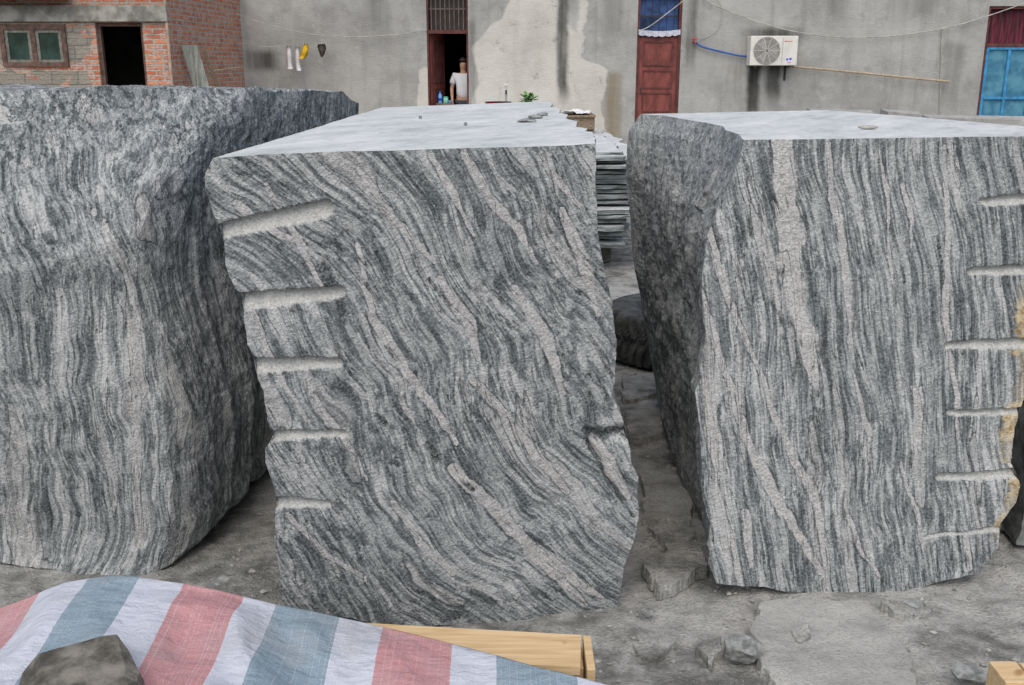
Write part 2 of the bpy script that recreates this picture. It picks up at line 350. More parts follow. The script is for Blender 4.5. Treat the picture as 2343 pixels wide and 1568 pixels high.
p1, n1 = Pl(PY(1700, 320, 3.40), PY(2400, 312, 3.52), PY(1900, 1360, 3.27))
def rf(L): return [PP(u, v, p1, n1) for u, v in L]
fl = rf([(1640,1335),(1622,1290),(1620,1240),(1626,1200),(1606,1130),(1604,1050),(1600,980),(1588,900),(1600,845),(1614,760),(1606,650),(1614,560),(1640,480),(1668,420),(1690,370),(1702,320)])
fr = rf([(2245,1308),(2285,1250),(2290,1200),(2322,1150),(2335,1110),(2312,1060),(2318,980),(2345,900),(2340,830),(2356,760),(2350,690),(2364,620),(2385,450),(2425,312)])
fb = [fl[0]]+rf([(1700,1346),(1750,1345),(1800,1356),(1900,1363),(1970,1356),(2000,1359),(2100,1350),(2140,1333),(2200,1322)])+[fr[0]]
ft = [fl[-1]]+rf([(1800,319),(1950,317),(2100,315),(2250,313)])+[fr[-1]]
zt = 1.6
lt = [fl[-1]]+[PZ(u, v, zt) for u, v in ((1694,308),(1664,298),(1650,288),(1610,280),(1560,272),(1520,264))]+[PZ(1466, 261, zt)]
BTL = lt[-1]; BTR = PZ(1890, 252, zt); rt = [fr[-1], PZ(2343, 289, zt), PZ(2100, 268, zt), BTR]
bl = cy([(1508,925,5.35),(1490,820,5.3),(1470,700,5.25),(1452,620,5.2),(1445,520,5.2),(1432,400,5.15),(1440,300,5.15)])+[BTL]
lb = [fl[0], PZ(1624,1225,0), PZ(1604,1190,0), PZ(1560,1110,0), PZ(1530,1010,0), bl[0]]
BBR = np.array([BTR[0]-.1, BTR[1]+.1, 0])
E = dict(fl=fl, fr=fr, fb=fb, ft=ft, lt=lt, rt=rt, bt=[BTL, BTR], bb=[bl[0], BBR], lb=lb, rb=[fr[0], BBR], bl=bl, br=[BBR, BTR])
slots = [sl((2252,458),(2420,455),10,14,.022,rf), sl((2222,620),(2420,618),10,14,.022,rf), sl((2174,787),(2400,782),10,14,.022,rf), sl((2172,942),(2370,940),8,9,.018,rf), sl((2150,1092),(2340,1082),9,14,.022,rf), sl((2120,1228),(2295,1212),4,8,.008,rf)]
cv = curves(rf, [[(1790,322,26),(1800,450,29),(1812,560,31),(1828,680,30),(1848,800,23),(1868,905,4)], [(1900,330,5),(1902,450,9),(1935,600,9),(1945,800,6)], [(2165,330,4),(2170,500,7),(2163,700,8),(2190,900,7),(2185,1000,4)], [(1628,520,7),(1655,640,10),(1700,760,7),(1760,900,6)],
  [(1615,700,9),(1655,840,9),(1705,1000,10),(1775,1150,15),(1880,1310,10)], [(1745,880,5),(1800,1020,10),(1870,1150,12),(1890,1290,5)], [(1606,870,9),(1628,1000,12),(1640,1080,5)], [(1700,1170,10),(1712,1230,13),(1722,1300,6)], [(1950,860,4),(1985,980,8),(2000,1100,4)],
  [(2085,880,8),(2100,960,10),(2105,1030,4)], [(1930,1150,5),(1970,1260,8),(2010,1320,4)], [(2060,420,7),(2090,500,8),(2085,560,3)], [(2010,330,3),(2030,480,5),(2040,640,4)], [(2195,340,3),(2200,420,4)], [(2210,1230,8),(2220,1300,8)], [(1660,1180,4),(1690,1330,6)], [(2060,1060,4),(2100,1180,6),(2110,1260,4)], [(1740,420,4),(1755,560,6),(1790,720,4)]])
cd = curves(rf, [[(1800,600,3),(1802,700,4),(1825,800,3)], [(1985,340,5),(1992,400,5)], [(1870,900,4),(1880,930,3)], [(2150,500,3),(2155,640,3)], [(1960,800,3),(1990,900,3)], [(2060,600,4),(2070,640,4)]])
def rust(P, s, t):
    e = fbm(P, 10, 4, 91, .65); d = (1-s)
    m = np.clip((0.040+0.075*e-d)*110, 0, 1)*np.clip((t-.08)*30, 0, 1)*np.clip((.70-t)*12, 0, 1)
    return m*np.clip(.75+fbm(P, 14, 3, 95, .6)*2, .3, 1)
M_gr = granite('grey_wave_granite_upright', math.radians(10), 8.1, warp=0.18, w2=.045, veins=.6, vth=.62)
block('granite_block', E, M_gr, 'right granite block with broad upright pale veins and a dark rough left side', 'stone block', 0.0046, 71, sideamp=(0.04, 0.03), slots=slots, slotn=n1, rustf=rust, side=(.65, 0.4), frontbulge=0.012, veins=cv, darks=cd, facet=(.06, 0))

a = np.array
def boxE(x0, x1, y0, y1, z1, sk=0.06):
    c = {k: a(v, float) for k, v in dict(a0=(x0,y0,0), b0=(x1,y0,0), c0=(x1,y1,0), d0=(x0,y1,0), a1=(x0+sk,y0+sk,z1), b1=(x1-sk,y0+sk/2,z1-.03), c1=(x1,y1,z1), d1=(x0,y1-sk,z1+.02)).items()}
    return dict(fl=[c['a0'], c['a1']], fr=[c['b0'], c['b1']], fb=[c['a0'], c['b0']], ft=[c['a1'], c['b1']], lt=[c['a1'], c['d1']], rt=[c['b1'], c['c1']], lb=[c['a0'], c['d0']], rb=[c['b0'], c['c0']], bt=[c['d1'], c['c1']], bb=[c['d0'], c['c0']], bl=[c['d0'], c['d1']], br=[c['c0'], c['c1']])
M_dst = simple('dark_rough_stone', (.13, .14, .135), .9, .5, 12, bump=.015)
block('stone_boulder', boxE(2.0, 3.1, 3.62, 4.9, 1.0), M_dst, 'dark rough stone just visible behind the lower right corner of the right granite block', 'stone', 0.02, 101, amp=0.02, sideamp=(0.08, 0.08), frontbulge=0.08, dz_top=1, mtop=M_dst)

# ---------------------------------------------------------------- ground
def gh(P):
    Q = P*a([1, 1, 0])
    z = fbm(Q, 1.1, 3, 3)*0.025+fbm(Q, 6, 4, 8, .55)*0.015+np.maximum(fbm(Q, 15, 3, 19, .6)-.25, 0)*.03+fbm(Q, 38, 2, 9)*0.002
    r = np.hypot(P[:, 0], P[:, 1]-3); z *= np.clip((60-r)/40, 0, 1)
    z += 0.06*np.exp(-(((P[:, 0]+.95)/.3)**2+((P[:, 1]-3.1)/.3)**2))
    return z-0.012
xs = np.concatenate([[-400, -120, -50, -25, -14, -9, -6, -4, -3], np.arange(-2.4, 2.6, .0125), [3, 4, 6, 9, 14, 25, 50, 120, 400]])
ys = np.concatenate([[-300, -80, -20, -5, -1, .5, 1.2, 1.7], np.arange(2.1, 4.6, .0125), np.arange(4.6, 8, .04), [8.5, 9, 10, 11, 12, 14, 16, 18, 20, 24, 30, 50, 120, 400, 900]])
XX, YY = np.meshgrid(xs, ys); P = np.stack([XX.ravel(), YY.ravel(), 0*XX.ravel()], 1); P[:, 2] = gh(P)
g = G('dusty_grey_mud', 0.9, 0.2); p = g.pos()
n1_ = g.noise(p, 1.4, 4, .62).outputs[0]; n2_ = g.noise(p, 9, 4, .62).outputs[0]; n3_ = g.noise(p, 90, 2, .7).outputs[0]
c = g.ramp(g.ma('MULTIPLY_ADD', g.ma('SUBTRACT', n2_, .5), .8, n1_), [(0.33, (0.125, 0.126, 0.118)), (0.43, (0.215, 0.217, 0.205)), (0.52, (0.30, 0.30, 0.285)), (0.66, (0.375, 0.375, 0.357))])
c = g.mix(g.ss(n3_, .3, .55, .4, 0), c, (0.10, 0.10, 0.095)); c = g.mix(g.ss(n3_, .58, .75, 0, .4), c, (0.48, 0.48, 0.45))
g.col(c); g.bump(g.ma('ADD', g.ma('MULTIPLY', n2_, 2.0), n3_), 0.010); M_mud = g.m
tag(mesh('ground', P, gridf(len(xs), len(ys), 0), M_mud, None, True), kind='structure')

g = G('dried_slurry_crust', 0.9, 0.2); p = g.pos()
n2_ = g.noise(p, 7, 4, .62).outputs[0]; n3_ = g.noise(p, 110, 2, .7).outputs[0]
c = g.ramp(n2_, [(0.3, (0.25, 0.25, 0.24)), (0.5, (0.33, 0.33, 0.315)), (0.7, (0.40, 0.40, 0.38))]); c = g.mix(g.ss(n3_, .3, .5, .4, 0), c, (0.14, 0.14, 0.13))
g.col(c); g.bump(g.ma('ADD', g.ma('MULTIPLY', n2_, 2.0), n3_), 0.007); M_crust = g.m

def flat_stone(pts, zt, th, label, m=M_crust, seed=0, name='flat_stone', tilt=(0, 0), rough=.02):
    L = [PZ(u, v, zt) for u, v in pts]; L = rs(L+[L[0]], 200)[:-1]
    L = L+np.stack([fbm(L, 12, 4, seed, .65), fbm(L, 12, 4, seed+4, .65), 0*L[:, 0]], 1)*0.04
    c = L.mean(0); V = []; K = (1.0, .992, .97, .93, .86, .78, .7, .6, .5, .4, .3, .2, .1)
    V += [l-a([0, 0, th])+(l-c)*.02 for l in L]
    for i, k in enumerate(K):
        R = c+(L-c)*k; R[:, 2] = zt-(0.004 if i == 0 else 0)+fbm(R, 6, 4, seed+9, .6)*rough+fbm(R, 45, 2, seed+3)*.002
        V += list(R)
    V.append(c); V = a(V); V[:, 2] += (V[:, 0]-c[0])*tilt[0]+(V[:, 1]-c[1])*tilt[1]; n = len(L); F = []
    for r in range(len(K)):
        for i in range(n): F.append([r*n+i, r*n+(i+1) % n, (r+1)*n+(i+1) % n, (r+1)*n+i])
    for i in range(n): F.append([len(K)*n+i, len(K)*n+(i+1) % n, len(V)-1])
    area = sum(L[i][0]*L[(i+1) % n][1]-L[(i+1) % n][0]*L[i][1] for i in range(n))
    if area < 0: F = [f[::-1] for f in F]
    return tag(mesh(name, V, F, m), label, 'stone')
flat_stone([(1465,1290),(1520,1262),(1530,1240),(1600,1238),(1615,1290),(1560,1322),(1500,1345),(1490,1310)], .042, .05, 'flat grey stone lying in the gap beside the foot of the right block', M_mud, 3, rough=.012)
flat_stone([(1715,1445),(1745,1375),(1850,1365),(1970,1375),(2010,1400),(2080,1480),(2110,1600),(1790,1600),(1740,1500)], .034, .05, 'large broken plate of pale crust on the ground in front of the right block', seed=13, rough=.010, tilt=(-.02, 0))
flat_stone([(1425,862),(1498,852),(1508,900),(1425,915)], .02, .05, 'farthest flat stone in the gap between the middle and right blocks', M_mud, 23, rough=.012)
flat_stone([(1425,940),(1515,930),(1530,985),(1445,1000)], .02, .05, 'second farthest flat stone in the gap between the middle and right blocks', M_mud, 27, rough=.012)
flat_stone([(1470,1075),(1555,1070),(1590,1150),(1590,1190),(1475,1185)], .026, .05, 'squarish flat stone in the gap nearer than the two far ones', M_mud, 33, rough=.010)
flat_stone([(1480,1205),(1560,1195),(1600,1225),(1520,1235)], .018, .04, 'thin flat chip just behind the flat stone beside the right block', M_mud, 36, rough=.01)
flat_stone([(1820,1440),(1850,1432),(1862,1455),(1835,1465)], .045, .02, 'small loose flake lying on the broken crust plate', M_mud, 46, tilt=(.1, 0), rough=.005)
flat_stone([(1600,1480),(1650,1470),(1665,1500),(1625,1515)], .022, .04, 'small tilted flake left of the fist sized rock', M_mud, 49, tilt=(.15, .1))
flat_stone([(1450,1450),(1520,1440),(1560,1470),(1500,1500),(1455,1490)], .010, .04, 'low crumbling crust patch right of the wooden crate', M_mud, 52, rough=.02)
flat_stone([(2020,1385),(2075,1372),(2130,1390),(2070,1410)], .012, .04, 'narrow crust flake between the right block and the broken plate', M_mud, 55, tilt=(-.1, .05))

def rock(name, c, size, m, label, seed, cat='stone', rotz=0, sub=4, cuts=14, dr=(.5, .85), smooth=False):
    bm = bmesh.new(); bmesh.ops.create_icosphere(bm, subdivisions=sub, radius=1.0)
    V = np.array([v.co[:] for v in bm.verts]); F = [[v.index for v in f.verts] for f in bm.faces]; bm.free()
    r = np.random.default_rng(seed)
    for _ in range(cuts):
        n = r.normal(size=3); n /= np.linalg.norm(n); d = r.uniform(*dr)
        h = V@n; V = V-np.maximum(h-d, 0)[:, None]*n
    V = V+np.stack([fbm(V, 3, 4, seed+j, .6) for j in range(3)], 1)*.06
    V = V*a(size); cz, sz = math.cos(rotz), math.sin(rotz)
    V = np.stack([V[:, 0]*cz-V[:, 1]*sz, V[:, 0]*sz+V[:, 1]*cz, V[:, 2]], 1); V += a(c)-a([0, 0, V[:, 2].min()])
    return tag(mesh(name, V, F, m), label, cat)
M_grp = simple('grey_chip_stone', (.21, .22, .215), .85, .5, 30, bump=.006)
rock('rock', PZ(1690,1515,0), (.085,.06,.055), M_grp, 'fist sized grey rock beside the broken crust plate', 5)
rock('rock', PZ(520,1345,0), (.07,.05,.03), M_grp, 'small grey rock near the left edge of the middle block foot', 6)
rock('rock', PZ(2215,1562,0), (.07,.05,.04), M_grp, 'small grey rock beside the timber in the lower right corner', 8)
rock('rock', PZ(2090,1395,0), (.045,.03,.02), M_grp, 'small flat chip in front of the right part of the right block', 9)
rock('rock', PZ(1480,1410,0), (.03,.02,.015), M_grp, 'pale pebble at the lower right of the middle block', 10)

V, F = [], []; base = a([(1,0,0),(-1,0,0),(0,1,0),(0,-1,0),(0,0,1),(0,0,-1)], float)
tri = [(0,2,4),(2,1,4),(1,3,4),(3,0,4),(2,0,5),(1,2,5),(3,1,5),(0,3,5)]
NG = 2600; gx = np.zeros(NG); gy = np.zeros(NG)
for i in range(NG):
    if i < 1600: gx[i], gy[i] = rng.uniform(.25, 2.4), rng.uniform(2.2, 4.0)
    elif i < 2100: gx[i], gy[i] = rng.uniform(.5, .95), rng.uniform(3, 6)
    else: gx[i], gy[i] = rng.uniform(-1.6, -.6), rng.uniform(2.5, 4.2)
gz = gh(np.stack([gx, gy, 0*gx], 1))
for i in range(NG):
    s = 0.002+0.014*rng.random()**6
    q = base*rng.uniform(.5, 1.3, (6, 3))*a([1, 1, .5])*s; th = rng.uniform(0, 6.28); R = a([[math.cos(th), -math.sin(th), 0], [math.sin(th), math.cos(th), 0], [0, 0, 1]])
    q = q@R.T+a([gx[i], gy[i], gz[i]+s*.3]); o0 = len(V); V += list(q); F += [[t+o0 for t in f] for f in tri]
tag(mesh('gravel', V, F, simple('stone_crumbs', (.26, .26, .245), .9, .5, 25)), 'grey stone crumbs scattered over the muddy ground', 'gravel', kind='stuff')

def chip(u, v, z, sx, sy, lab, seed, m=M_grp): rock('stone_chip', PZ(u, v, z), (sx, sy, .010), m, lab, seed, 'stone chip', sub=3)
chip(1205, 280, 1.6, .05, .07, 'thin broken stone flake lying on top of the middle block, nearest of its cluster', 21)
chip(1225, 272, 1.6, .035, .06, 'thin broken stone flake lying on top of the middle block, middle of its cluster', 22)
chip(1243, 266, 1.6, .035, .05, 'thin broken stone flake lying on top of the middle block, farthest of its cluster', 23)
chip(1065, 288, 1.6, .010, .012, 'tiny dark crumb alone near the centre of the middle block top', 24)
chip(962, 272, 1.6, .009, .010, 'tiny crumb on the left part of the middle block top', 25)
chip(1990, 297, 1.6, .05, .012, 'crumbled stone on the top of the right block', 26, M_crust)

# ---------------------------------------------------------------- tyre
M_rub = simple('dusty_black_rubber', (0.07, 0.074, 0.072), .8, .5, 12, bump=.003)
NM, Nm = 360, 48; V = []; F = []; tc = a([1.06, 6.35, .165])
for i in range(NM):
    A_ = 2*math.pi*i/NM
    for j in range(Nm):
        B_ = 2*math.pi*j/Nm; cx, cz = math.cos(B_), math.sin(B_)
        rx = .13*np.sign(cx)*abs(cx)**.45; rz = .165*np.sign(cz)*abs(cz)**.75
        if cx > .1:
            if (A_*45/(2*math.pi)+(rz*5 if rz > 0 else -rz*5)) % 1.0 < .34: rx -= .022
            elif abs(rz) < .010: rx -= .018
        R = .34+rx; V.append(tc+a([R*math.cos(A_), R*math.sin(A_), rz]))
for i in range(NM):
    for j in range(Nm): F.append([i*Nm+j, ((i+1) % NM)*Nm+j, ((i+1) % NM)*Nm+(j+1) % Nm, i*Nm+(j+1) % Nm])
tag(mesh('tyre', V, F, M_rub), 'old black tyre lying behind the right block', 'tyre')

# ---------------------------------------------------------------- slab stack behind
M_slab = simple('sawn_slab_edge', (.20, .222, .222), .85, .7, 5, stretch=(1, 1, 14), bump=.01)
def slab(x0, x1, y0, y1, z0, z1, seed, label, group):
    L = rs([(x0,y0,z1),(x1,y0,z1),(x1,y1,z1),(x0,y1,z1),(x0,y0,z1)], 160)[:-1]
    L = L+np.stack([fbm(L, 2.5, 4, seed), fbm(L, 2.5, 5, seed+4, .6), 0*L[:, 0]], 1)*0.10
    dz = (L[:, 0]-x0)*random.uniform(-.008, .008)
    n = len(L); B = L-a([0, 0, z1-z0]); B[:, :2] += np.stack([fbm(L, 8, 3, seed+8), fbm(L, 8, 3, seed+9)], 1)*.03
    L = L.copy(); L[:, 2] += dz; B[:, 2] += dz
    V = list(B)+list(L); F = [[i, (i+1) % n, n+(i+1) % n, n+i] for i in range(n)]+[list(range(n, 2*n)), list(range(n))[::-1]]
    o = mesh('granite_slab', V, F, [M_slab, M_top], None, False, None, [0]*n+[1, 0]); return tag(o, label, 'stone slab', group)
ORD = ['topmost','second','third','fourth','fifth','sixth','seventh','eighth','ninth','tenth','eleventh','twelfth','thirteenth','fourteenth','fifteenth','sixteenth','seventeenth','eighteenth']
z = 1.08
for i in range(18):
    th, gp = random.uniform(.024, .046), random.uniform(.008, .020)
    if i in (10, 14): gp += .02
    slab(-.35+random.uniform(-.05, .05), 1.14+random.uniform(-.14, .07), 9.1+random.uniform(-.12, .12), 12.7+random.uniform(-.1, .1), z-th, z, 200+i*3,
         'thin granite slab, %s from the top of the pile between middle and right blocks' % ORD[i] if i else 'topmost thin granite slab of the pile between middle and right blocks', 'slabs piled between the blocks')
    z -= th+gp
M_oldw = simple('weathered_timber', (0.19, 0.145, 0.10), .85, .4, 20, stretch=(1, .2, 4))
M_bear = simple('grey_weathered_timber', (0.13, 0.115, 0.095), .85, .4, 20, stretch=(1, .2, 4))
for k, (yy, lab) in enumerate(((9.55, 'front weathered timber bearer under the slab pile'), (12.2, 'rear weathered timber bearer under the slab pile'))):
    tag(MB().box((-.3, yy-.06, 0), (.95, yy+.06, z+.008), .008).build('timber_bearer', M_bear), lab, 'timber')
t = empty('wooden_box', (.75, 11.7, 1.085), 'brown wooden box standing on the slab pile', 'box')
bx0, bx1 = PY(1296, 270, 11.5)[0], PY(1361, 270, 11.5)[0]
MB().box((bx0, 11.5, 1.12), (bx1, 11.53, 1.25), .003).build('front_board', M_oldw, t)
MB().box((bx0, 12.07, 1.12), (bx1, 12.1, 1.25), .003).build('back_board', M_oldw, t)
MB().box((bx0, 11.53, 1.12), (bx0+.03, 12.07, 1.25)).build('side_board', M_oldw, t)
MB().box((bx1-.03, 11.53, 1.12), (bx1, 12.07, 1.25)).build('side_board', M_oldw, t)
MB().box((bx0-.02, 11.47, 1.252), (bx1+.01, 12.12, 1.275), .004).build('lid', M_oldw, t)
for s in (0, 1): MB().box((bx0, 11.55+s*.4, 1.085), (bx1, 11.63+s*.4, 1.118)).build('runner', M_oldw, t)
M_white = simple('white_cloth', (.62, .62, .62), .9, .12, 10)
X, Y = np.meshgrid(np.linspace(bx0-.03, bx0+.26, 30), np.linspace(11.5, 11.95, 30)); P = np.stack([X.ravel(), Y.ravel(), 1.29+0*X.ravel()], 1)
P[:, 2] += np.abs(fbm(P, 9, 3, 3))*.08; P[:, :2] += np.stack([fbm(P, 5, 2, 8), fbm(P, 5, 2, 9)], 1)*.04
tag(mesh('cloth', P, gridf(30, 30, 0), M_white, None, True), 'crumpled white cloth on the wooden box', 'cloth')

for k, (u0, u1, v, Y0, Y1, lab) in enumerate(((1858,2010,254,10.2,10.4,'grey slab lying low behind the right block, left one of three'), (2030,2116,256,10.4,10.6,'grey slab edge behind the right block, middle one of three'), (2122,2420,269,8.9,9.05,'long pale stone slab behind the right block at the far right'))):
    A0, A1 = PY(u0, v, Y0), PY(u1, v, Y0)
    block('low_stone', boxE(A0[0], A1[0], Y0, Y1, A0[2], .02), M_crust, lab, 'stone slab', .03, 300+k*9, amp=.010, sideamp=(.02, .02), mtop=M_crust)

# ---------------------------------------------------------------- foreground crate and tarpaulin
g = G('fresh_pine', .6, .35); p = g.vm('MULTIPLY', g.pos(), (2.2, 30, 40)); nn = g.noise(p, 2.0, 4, .6, .6).outputs[0]; kn = g.noise(g.pos(), 9, 2).outputs[0]
c = g.ramp(nn, [(0.25, (0.42, 0.28, 0.14)), (0.5, (0.55, 0.40, 0.22)), (0.75, (0.63, 0.48, 0.29))]); c = g.mix(g.ss(kn, .68, .74, 0, .7), c, (.25, .13, .05)); g.col(c); g.bump(nn, .002); M_pine = g.m
def board4(u, zt, th, name, par):
    T = [PZ(x, y, zt) for x, y in u]; B = [q-a([0, 0, th]) for q in T]
    return MB().pts8([B[3], B[2], B[1], B[0], T[3], T[2], T[1], T[0]]).build(name, M_pine, par)
CZ = .400
t = empty('wooden_crate', (-.2, 2.25, 0), 'fresh pale pine crate half hidden under the striped tarpaulin', 'crate')
board4([(780,1422),(1330,1453),(1328,1526),(740,1500)], CZ, .024, 'top_board', t)
Bc = PZ(1333, 1455, CZ)
x_ = float(Bc[0]); y_ = float(Bc[1])
MB().box((x_+.001, y_-.15, .26), (x_+.022, y_+.004, CZ-.001), .002).build('end_board', M_pine, t)
MB().box((-.55, y_-.03, .27), (x_-.002, y_-.008, CZ-.027), .002).build('side_board', M_pine, t)
MB().box((-.55, y_-.13, .30), (x_-.03, y_-.108, CZ-.027), .002).build('side_board', M_pine, t)
MB().box((x_-.09, y_-.106, 0), (x_-.004, y_-.032, CZ-.027), .002).build('corner_post', M_pine, t)
MB().box((-.55, y_-.106, 0), (-.47, y_-.032, CZ-.027), .002).build('corner_post', M_pine, t)
t = empty('timber_pallet', PZ(2320, 1540, .2), 'pale pine timber ends in the lower right corner', 'pallet')
q = PZ(2262, 1512, .25)
MB().box((q[0], q[1]-.10, .17), (q[0]+.075, q[1], .25), .003).build('timber_end', M_pine, t)
MB().box((q[0]+.085, q[1]-.13, .16), (q[0]+.32, q[1]+.0, .245), .003).build('timber_end', M_pine, t)
MB().box((q[0]+.01, q[1]-.7, .10), (q[0]+.4, q[1]-.02, .158), .003).build('cross_timber', M_pine, t)
MB().box((q[0]+.05, q[1]-.5, 0), (q[0]+.15, q[1]-.05, .098), .003).build('skid', M_pine, t)

edge = cy([(-420,1640,2.2),(-250,1540,2.24),(-120,1445,2.27),(0,1394,2.3),(60,1372,2.3),(105,1352,2.31),(150,1335,2.31),(200,1326,2.32),(260,1320,2.32),(310,1321,2.32),(370,1331,2.32),(410,1336,2.32),(500,1353,2.32),(620,1383,2.32),(720,1402,2.32),(820,1424,2.32),(900,1442,2.31),(1030,1474,2.25),(1130,1500,2.2),(1220,1526,2.15),(1300,1545,2.11),(1400,1572,2.06),(1520,1605,2.0)])
EN = 420; ED = rs(edge, EN); rows = np.concatenate([[-.30, -.22, -.12, -.05, -.02], np.linspace(0, 1.15, 240)])
V = []; UV = []; dropx = np.clip((-ED[:, 0]-.30)*6, 0, 1)
for r in rows:
    Q = ED.copy()
    if r < 0: Q[:, 1] += dropx*min(-r, .06); Q[:, 2] += r*1.5*dropx+r*.03*(1-dropx)
    else: Q[:, 1] -= r; Q[:, 2] += -0.10*r*np.clip(-Q[:, 0]*1.3, 0, 1) - .02*r
    V.append(Q); UV.append(ED[:, 0])
V = np.concatenate(V); UV = np.concatenate(UV)
rr = np.repeat(rows, EN); fold = np.clip(rr/.12, 0, 1); fold = fold*fold*(3-2*fold); lw = np.clip((-V[:, 0]+.25)*1.6, .25, 1)
S = np.stack([V[:, 0]*1.2+V[:, 1]*.5, V[:, 1]*.5-V[:, 0]*.2, 0*V[:, 0]], 1)
def smabs(x): return np.sqrt(x*x+.003)
V[:, 2] += fold*lw*(fbm(S, 4.0, 2, 61)*.042+(.35-smabs(fbm(S+3, 5.0, 2, 66, .4)))*.045) + np.clip(rr/.03, 0, 1)*((.3-smabs(fbm(V*a([1, .6, 0]), 13, 2, 67, .5)))*.008)
V[:, 2] += .003
V[:, 2] = np.where(V[:, 2] < .02, .02, V[:, 2])
sx = UV+fbm(V*a([0, 1, 0])+a([0, 0, 3]), 2, 2, 5)*.012
bu = [(-120,'w'),(-20,'r'),(85,'w'),(195,'b'),(312,'w'),(412,'r'),(556,'w'),(622,'b'),(775,'w'),(872,'r'),(1026,'w'),(1132,'b'),(1305,'w'),(1400,'r')]
exs = [e[0] for e in edge]
us = [-420,-250,-120,0,60,105,150,200,260,310,370,410,500,620,720,820,900,1030,1130,1220,1300,1400,1520]
CW = {'r': (.46, .20, .205), 'b': (.185, .27, .33), 'w': (.50, .53, .61)}
g = G('striped_woven_tarpaulin', .5, .4)
sxn = g.attr('sx'); st = [(0.0, CW['b'])]
for u, k in bu: st.append(((np.interp(u, us, exs)+1.8)/2.6, CW[k]))
f = g.ma('DIVIDE', g.ma('ADD', sxn, 1.8), 2.6)
f = g.ma('MULTIPLY_ADD', g.ma('SUBTRACT', g.noise(g.pos(), 60, 2).outputs[0], .5), .0015, f)
c = g.ramp(f, st, 'CONSTANT')
wv = g.n('TexNoise', {'Vector': g.comb(g.ma('MULTIPLY', sxn, 220), 0, 0), 'Scale': 1.0, 'Detail': 2}).outputs[0]
c = g.mix(g.ss(wv, .5, .75, 0, .45), c, (.60, .62, .66))
wz = g.noise(g.vm('MULTIPLY', g.pos(), (260, 600, 60)), 1.0, 2, .6).outputs[0]
c = g.mix(g.ss(wz, .4, .75, 0, .35), c, (.68, .69, .72))
c = g.mix(g.ss(g.noise(g.pos(), 3.5, 4, .65).outputs[0], .45, .7, 0, .45), c, (.31, .31, .31))
g.col(c)
g.bump(g.ma('ADD', g.ma('MULTIPLY', wz, 1.6), g.ma('MULTIPLY', g.noise(g.vm('MULTIPLY', g.pos(), (9, 16, 9)), 1.5, 3, .55).outputs[0], 9)), .002)
tag(mesh('tarpaulin', V, gridf(EN, len(rows), 0, True), g.m, None, True, {'sx': sx}), 'red, white and blue striped woven tarpaulin draped over the foreground pile', 'tarpaulin')
M_cob = simple('brown_grey_fieldstone', (0.125, 0.118, 0.10), .85, .6, 16, bump=.012)
bm = bmesh.new()
for (u, v_, z_) in ((90,1496,.60),(232,1456,.62),(268,1452,.617),(292,1484,.60),(318,1540,.580),(52,1540,.57),(110,1620,.59),(300,1600,.585)): bm.verts.new(Vector(PZ(u, v_, z_)))
for (u, v_, z_) in ((28,1620,.50),(50,1560,.49),(100,1530,.48),(280,1490,.48),(335,1570,.48),(350,1640,.48),(100,1760,.47),(280,1770,.47),(200,1720,.56)): bm.verts.new(Vector(PZ(u, v_, z_)))
bmesh.ops.convex_hull(bm, input=bm.verts)
bmesh.ops.delete(bm, geom=[v for v in bm.verts if not v.link_faces], context='VERTS')
bmesh.ops.triangulate(bm, faces=bm.faces)
for _ in range(4): bmesh.ops.subdivide_edges(bm, edges=bm.edges, cuts=1, use_grid_fill=True)
bmesh.ops.recalc_face_normals(bm, faces=bm.faces); bm.verts.index_update()
V = np.array([v.co[:] for v in bm.verts]); F = [[v.index for v in f.verts] for f in bm.faces]; bm.free()
V = V+np.stack([fbm(V, 14, 4, 91+j, .6) for j in range(3)], 1)*.007
tag(mesh('rock', V, F, M_cob), 'brownish angular rock weighing down the striped tarpaulin', 'stone')

# ---------------------------------------------------------------- buildings
WY = 20.0
def wx(u, v=150, Y=WY): return float(PY(u, v, Y)[0])
def wz(v, Y=WY): return float(PY(1171, v, Y)[2])
g = G('stained_cement_plaster', .9, .15); p = g.pos(); X, Y, Z = g.sep(p)
n1_ = g.noise(p, .6, 4, .6).outputs[0]; n2a = g.noise(p, 3, 5, .65); n2_ = n2a.outputs[0]; n2c = g.sep(n2a.outputs[1]); n3_ = g.noise(p, 40, 2, .6).outputs[0]
stk = g.noise(g.vm('MULTIPLY', p, (4, 1, .35)), 1.2, 4, .6).outputs[0]
c = g.ramp(g.ma('MULTIPLY_ADD', g.ma('SUBTRACT', n2_, .5), .5, n1_), [(.3, (.25, .25, .238)), (.5, (.335, .335, .32)), (.7, (.40, .40, .382))])
c = g.mix(g.ss(stk, .5, .72, 0, .5), c, (.21, .208, .198))
c = g.mix(g.ss(n2c[1], .56, .66, 0, .3), c, (.19, .19, .18)); c = g.mix(g.ss(n2c[2], .58, .68, 0, .3), c, (.46, .46, .44))
wna = g.noise(p, 1.6, 5, .6); wnc = g.sep(wna.outputs[1])
wn = g.ma('MULTIPLY', g.ma('SUBTRACT', wnc[0], .5), 1.3)
wn2 = g.ma('MULTIPLY', g.ma('SUBTRACT', wnc[1], .5), 1.3)
x1 = g.n('MapRange', {0: Z, 1: 2.1, 2: 3.0, 3: wx(1082), 4: wx(1165)}).outputs[0]
x2 = g.ss(Z, 1.7, 1.95, wx(1392), wx(1338))
m1 = g.ss(g.ma('SUBTRACT', g.ma('ADD', X, g.ma('MULTIPLY', wn, .45)), x1), 0, .06)
m2 = g.ss(g.ma('SUBTRACT', x2, g.ma('ADD', X, g.ma('MULTIPLY', wn2, .5))), 0, .06)
cm = g.ma('MULTIPLY', m1, m2)
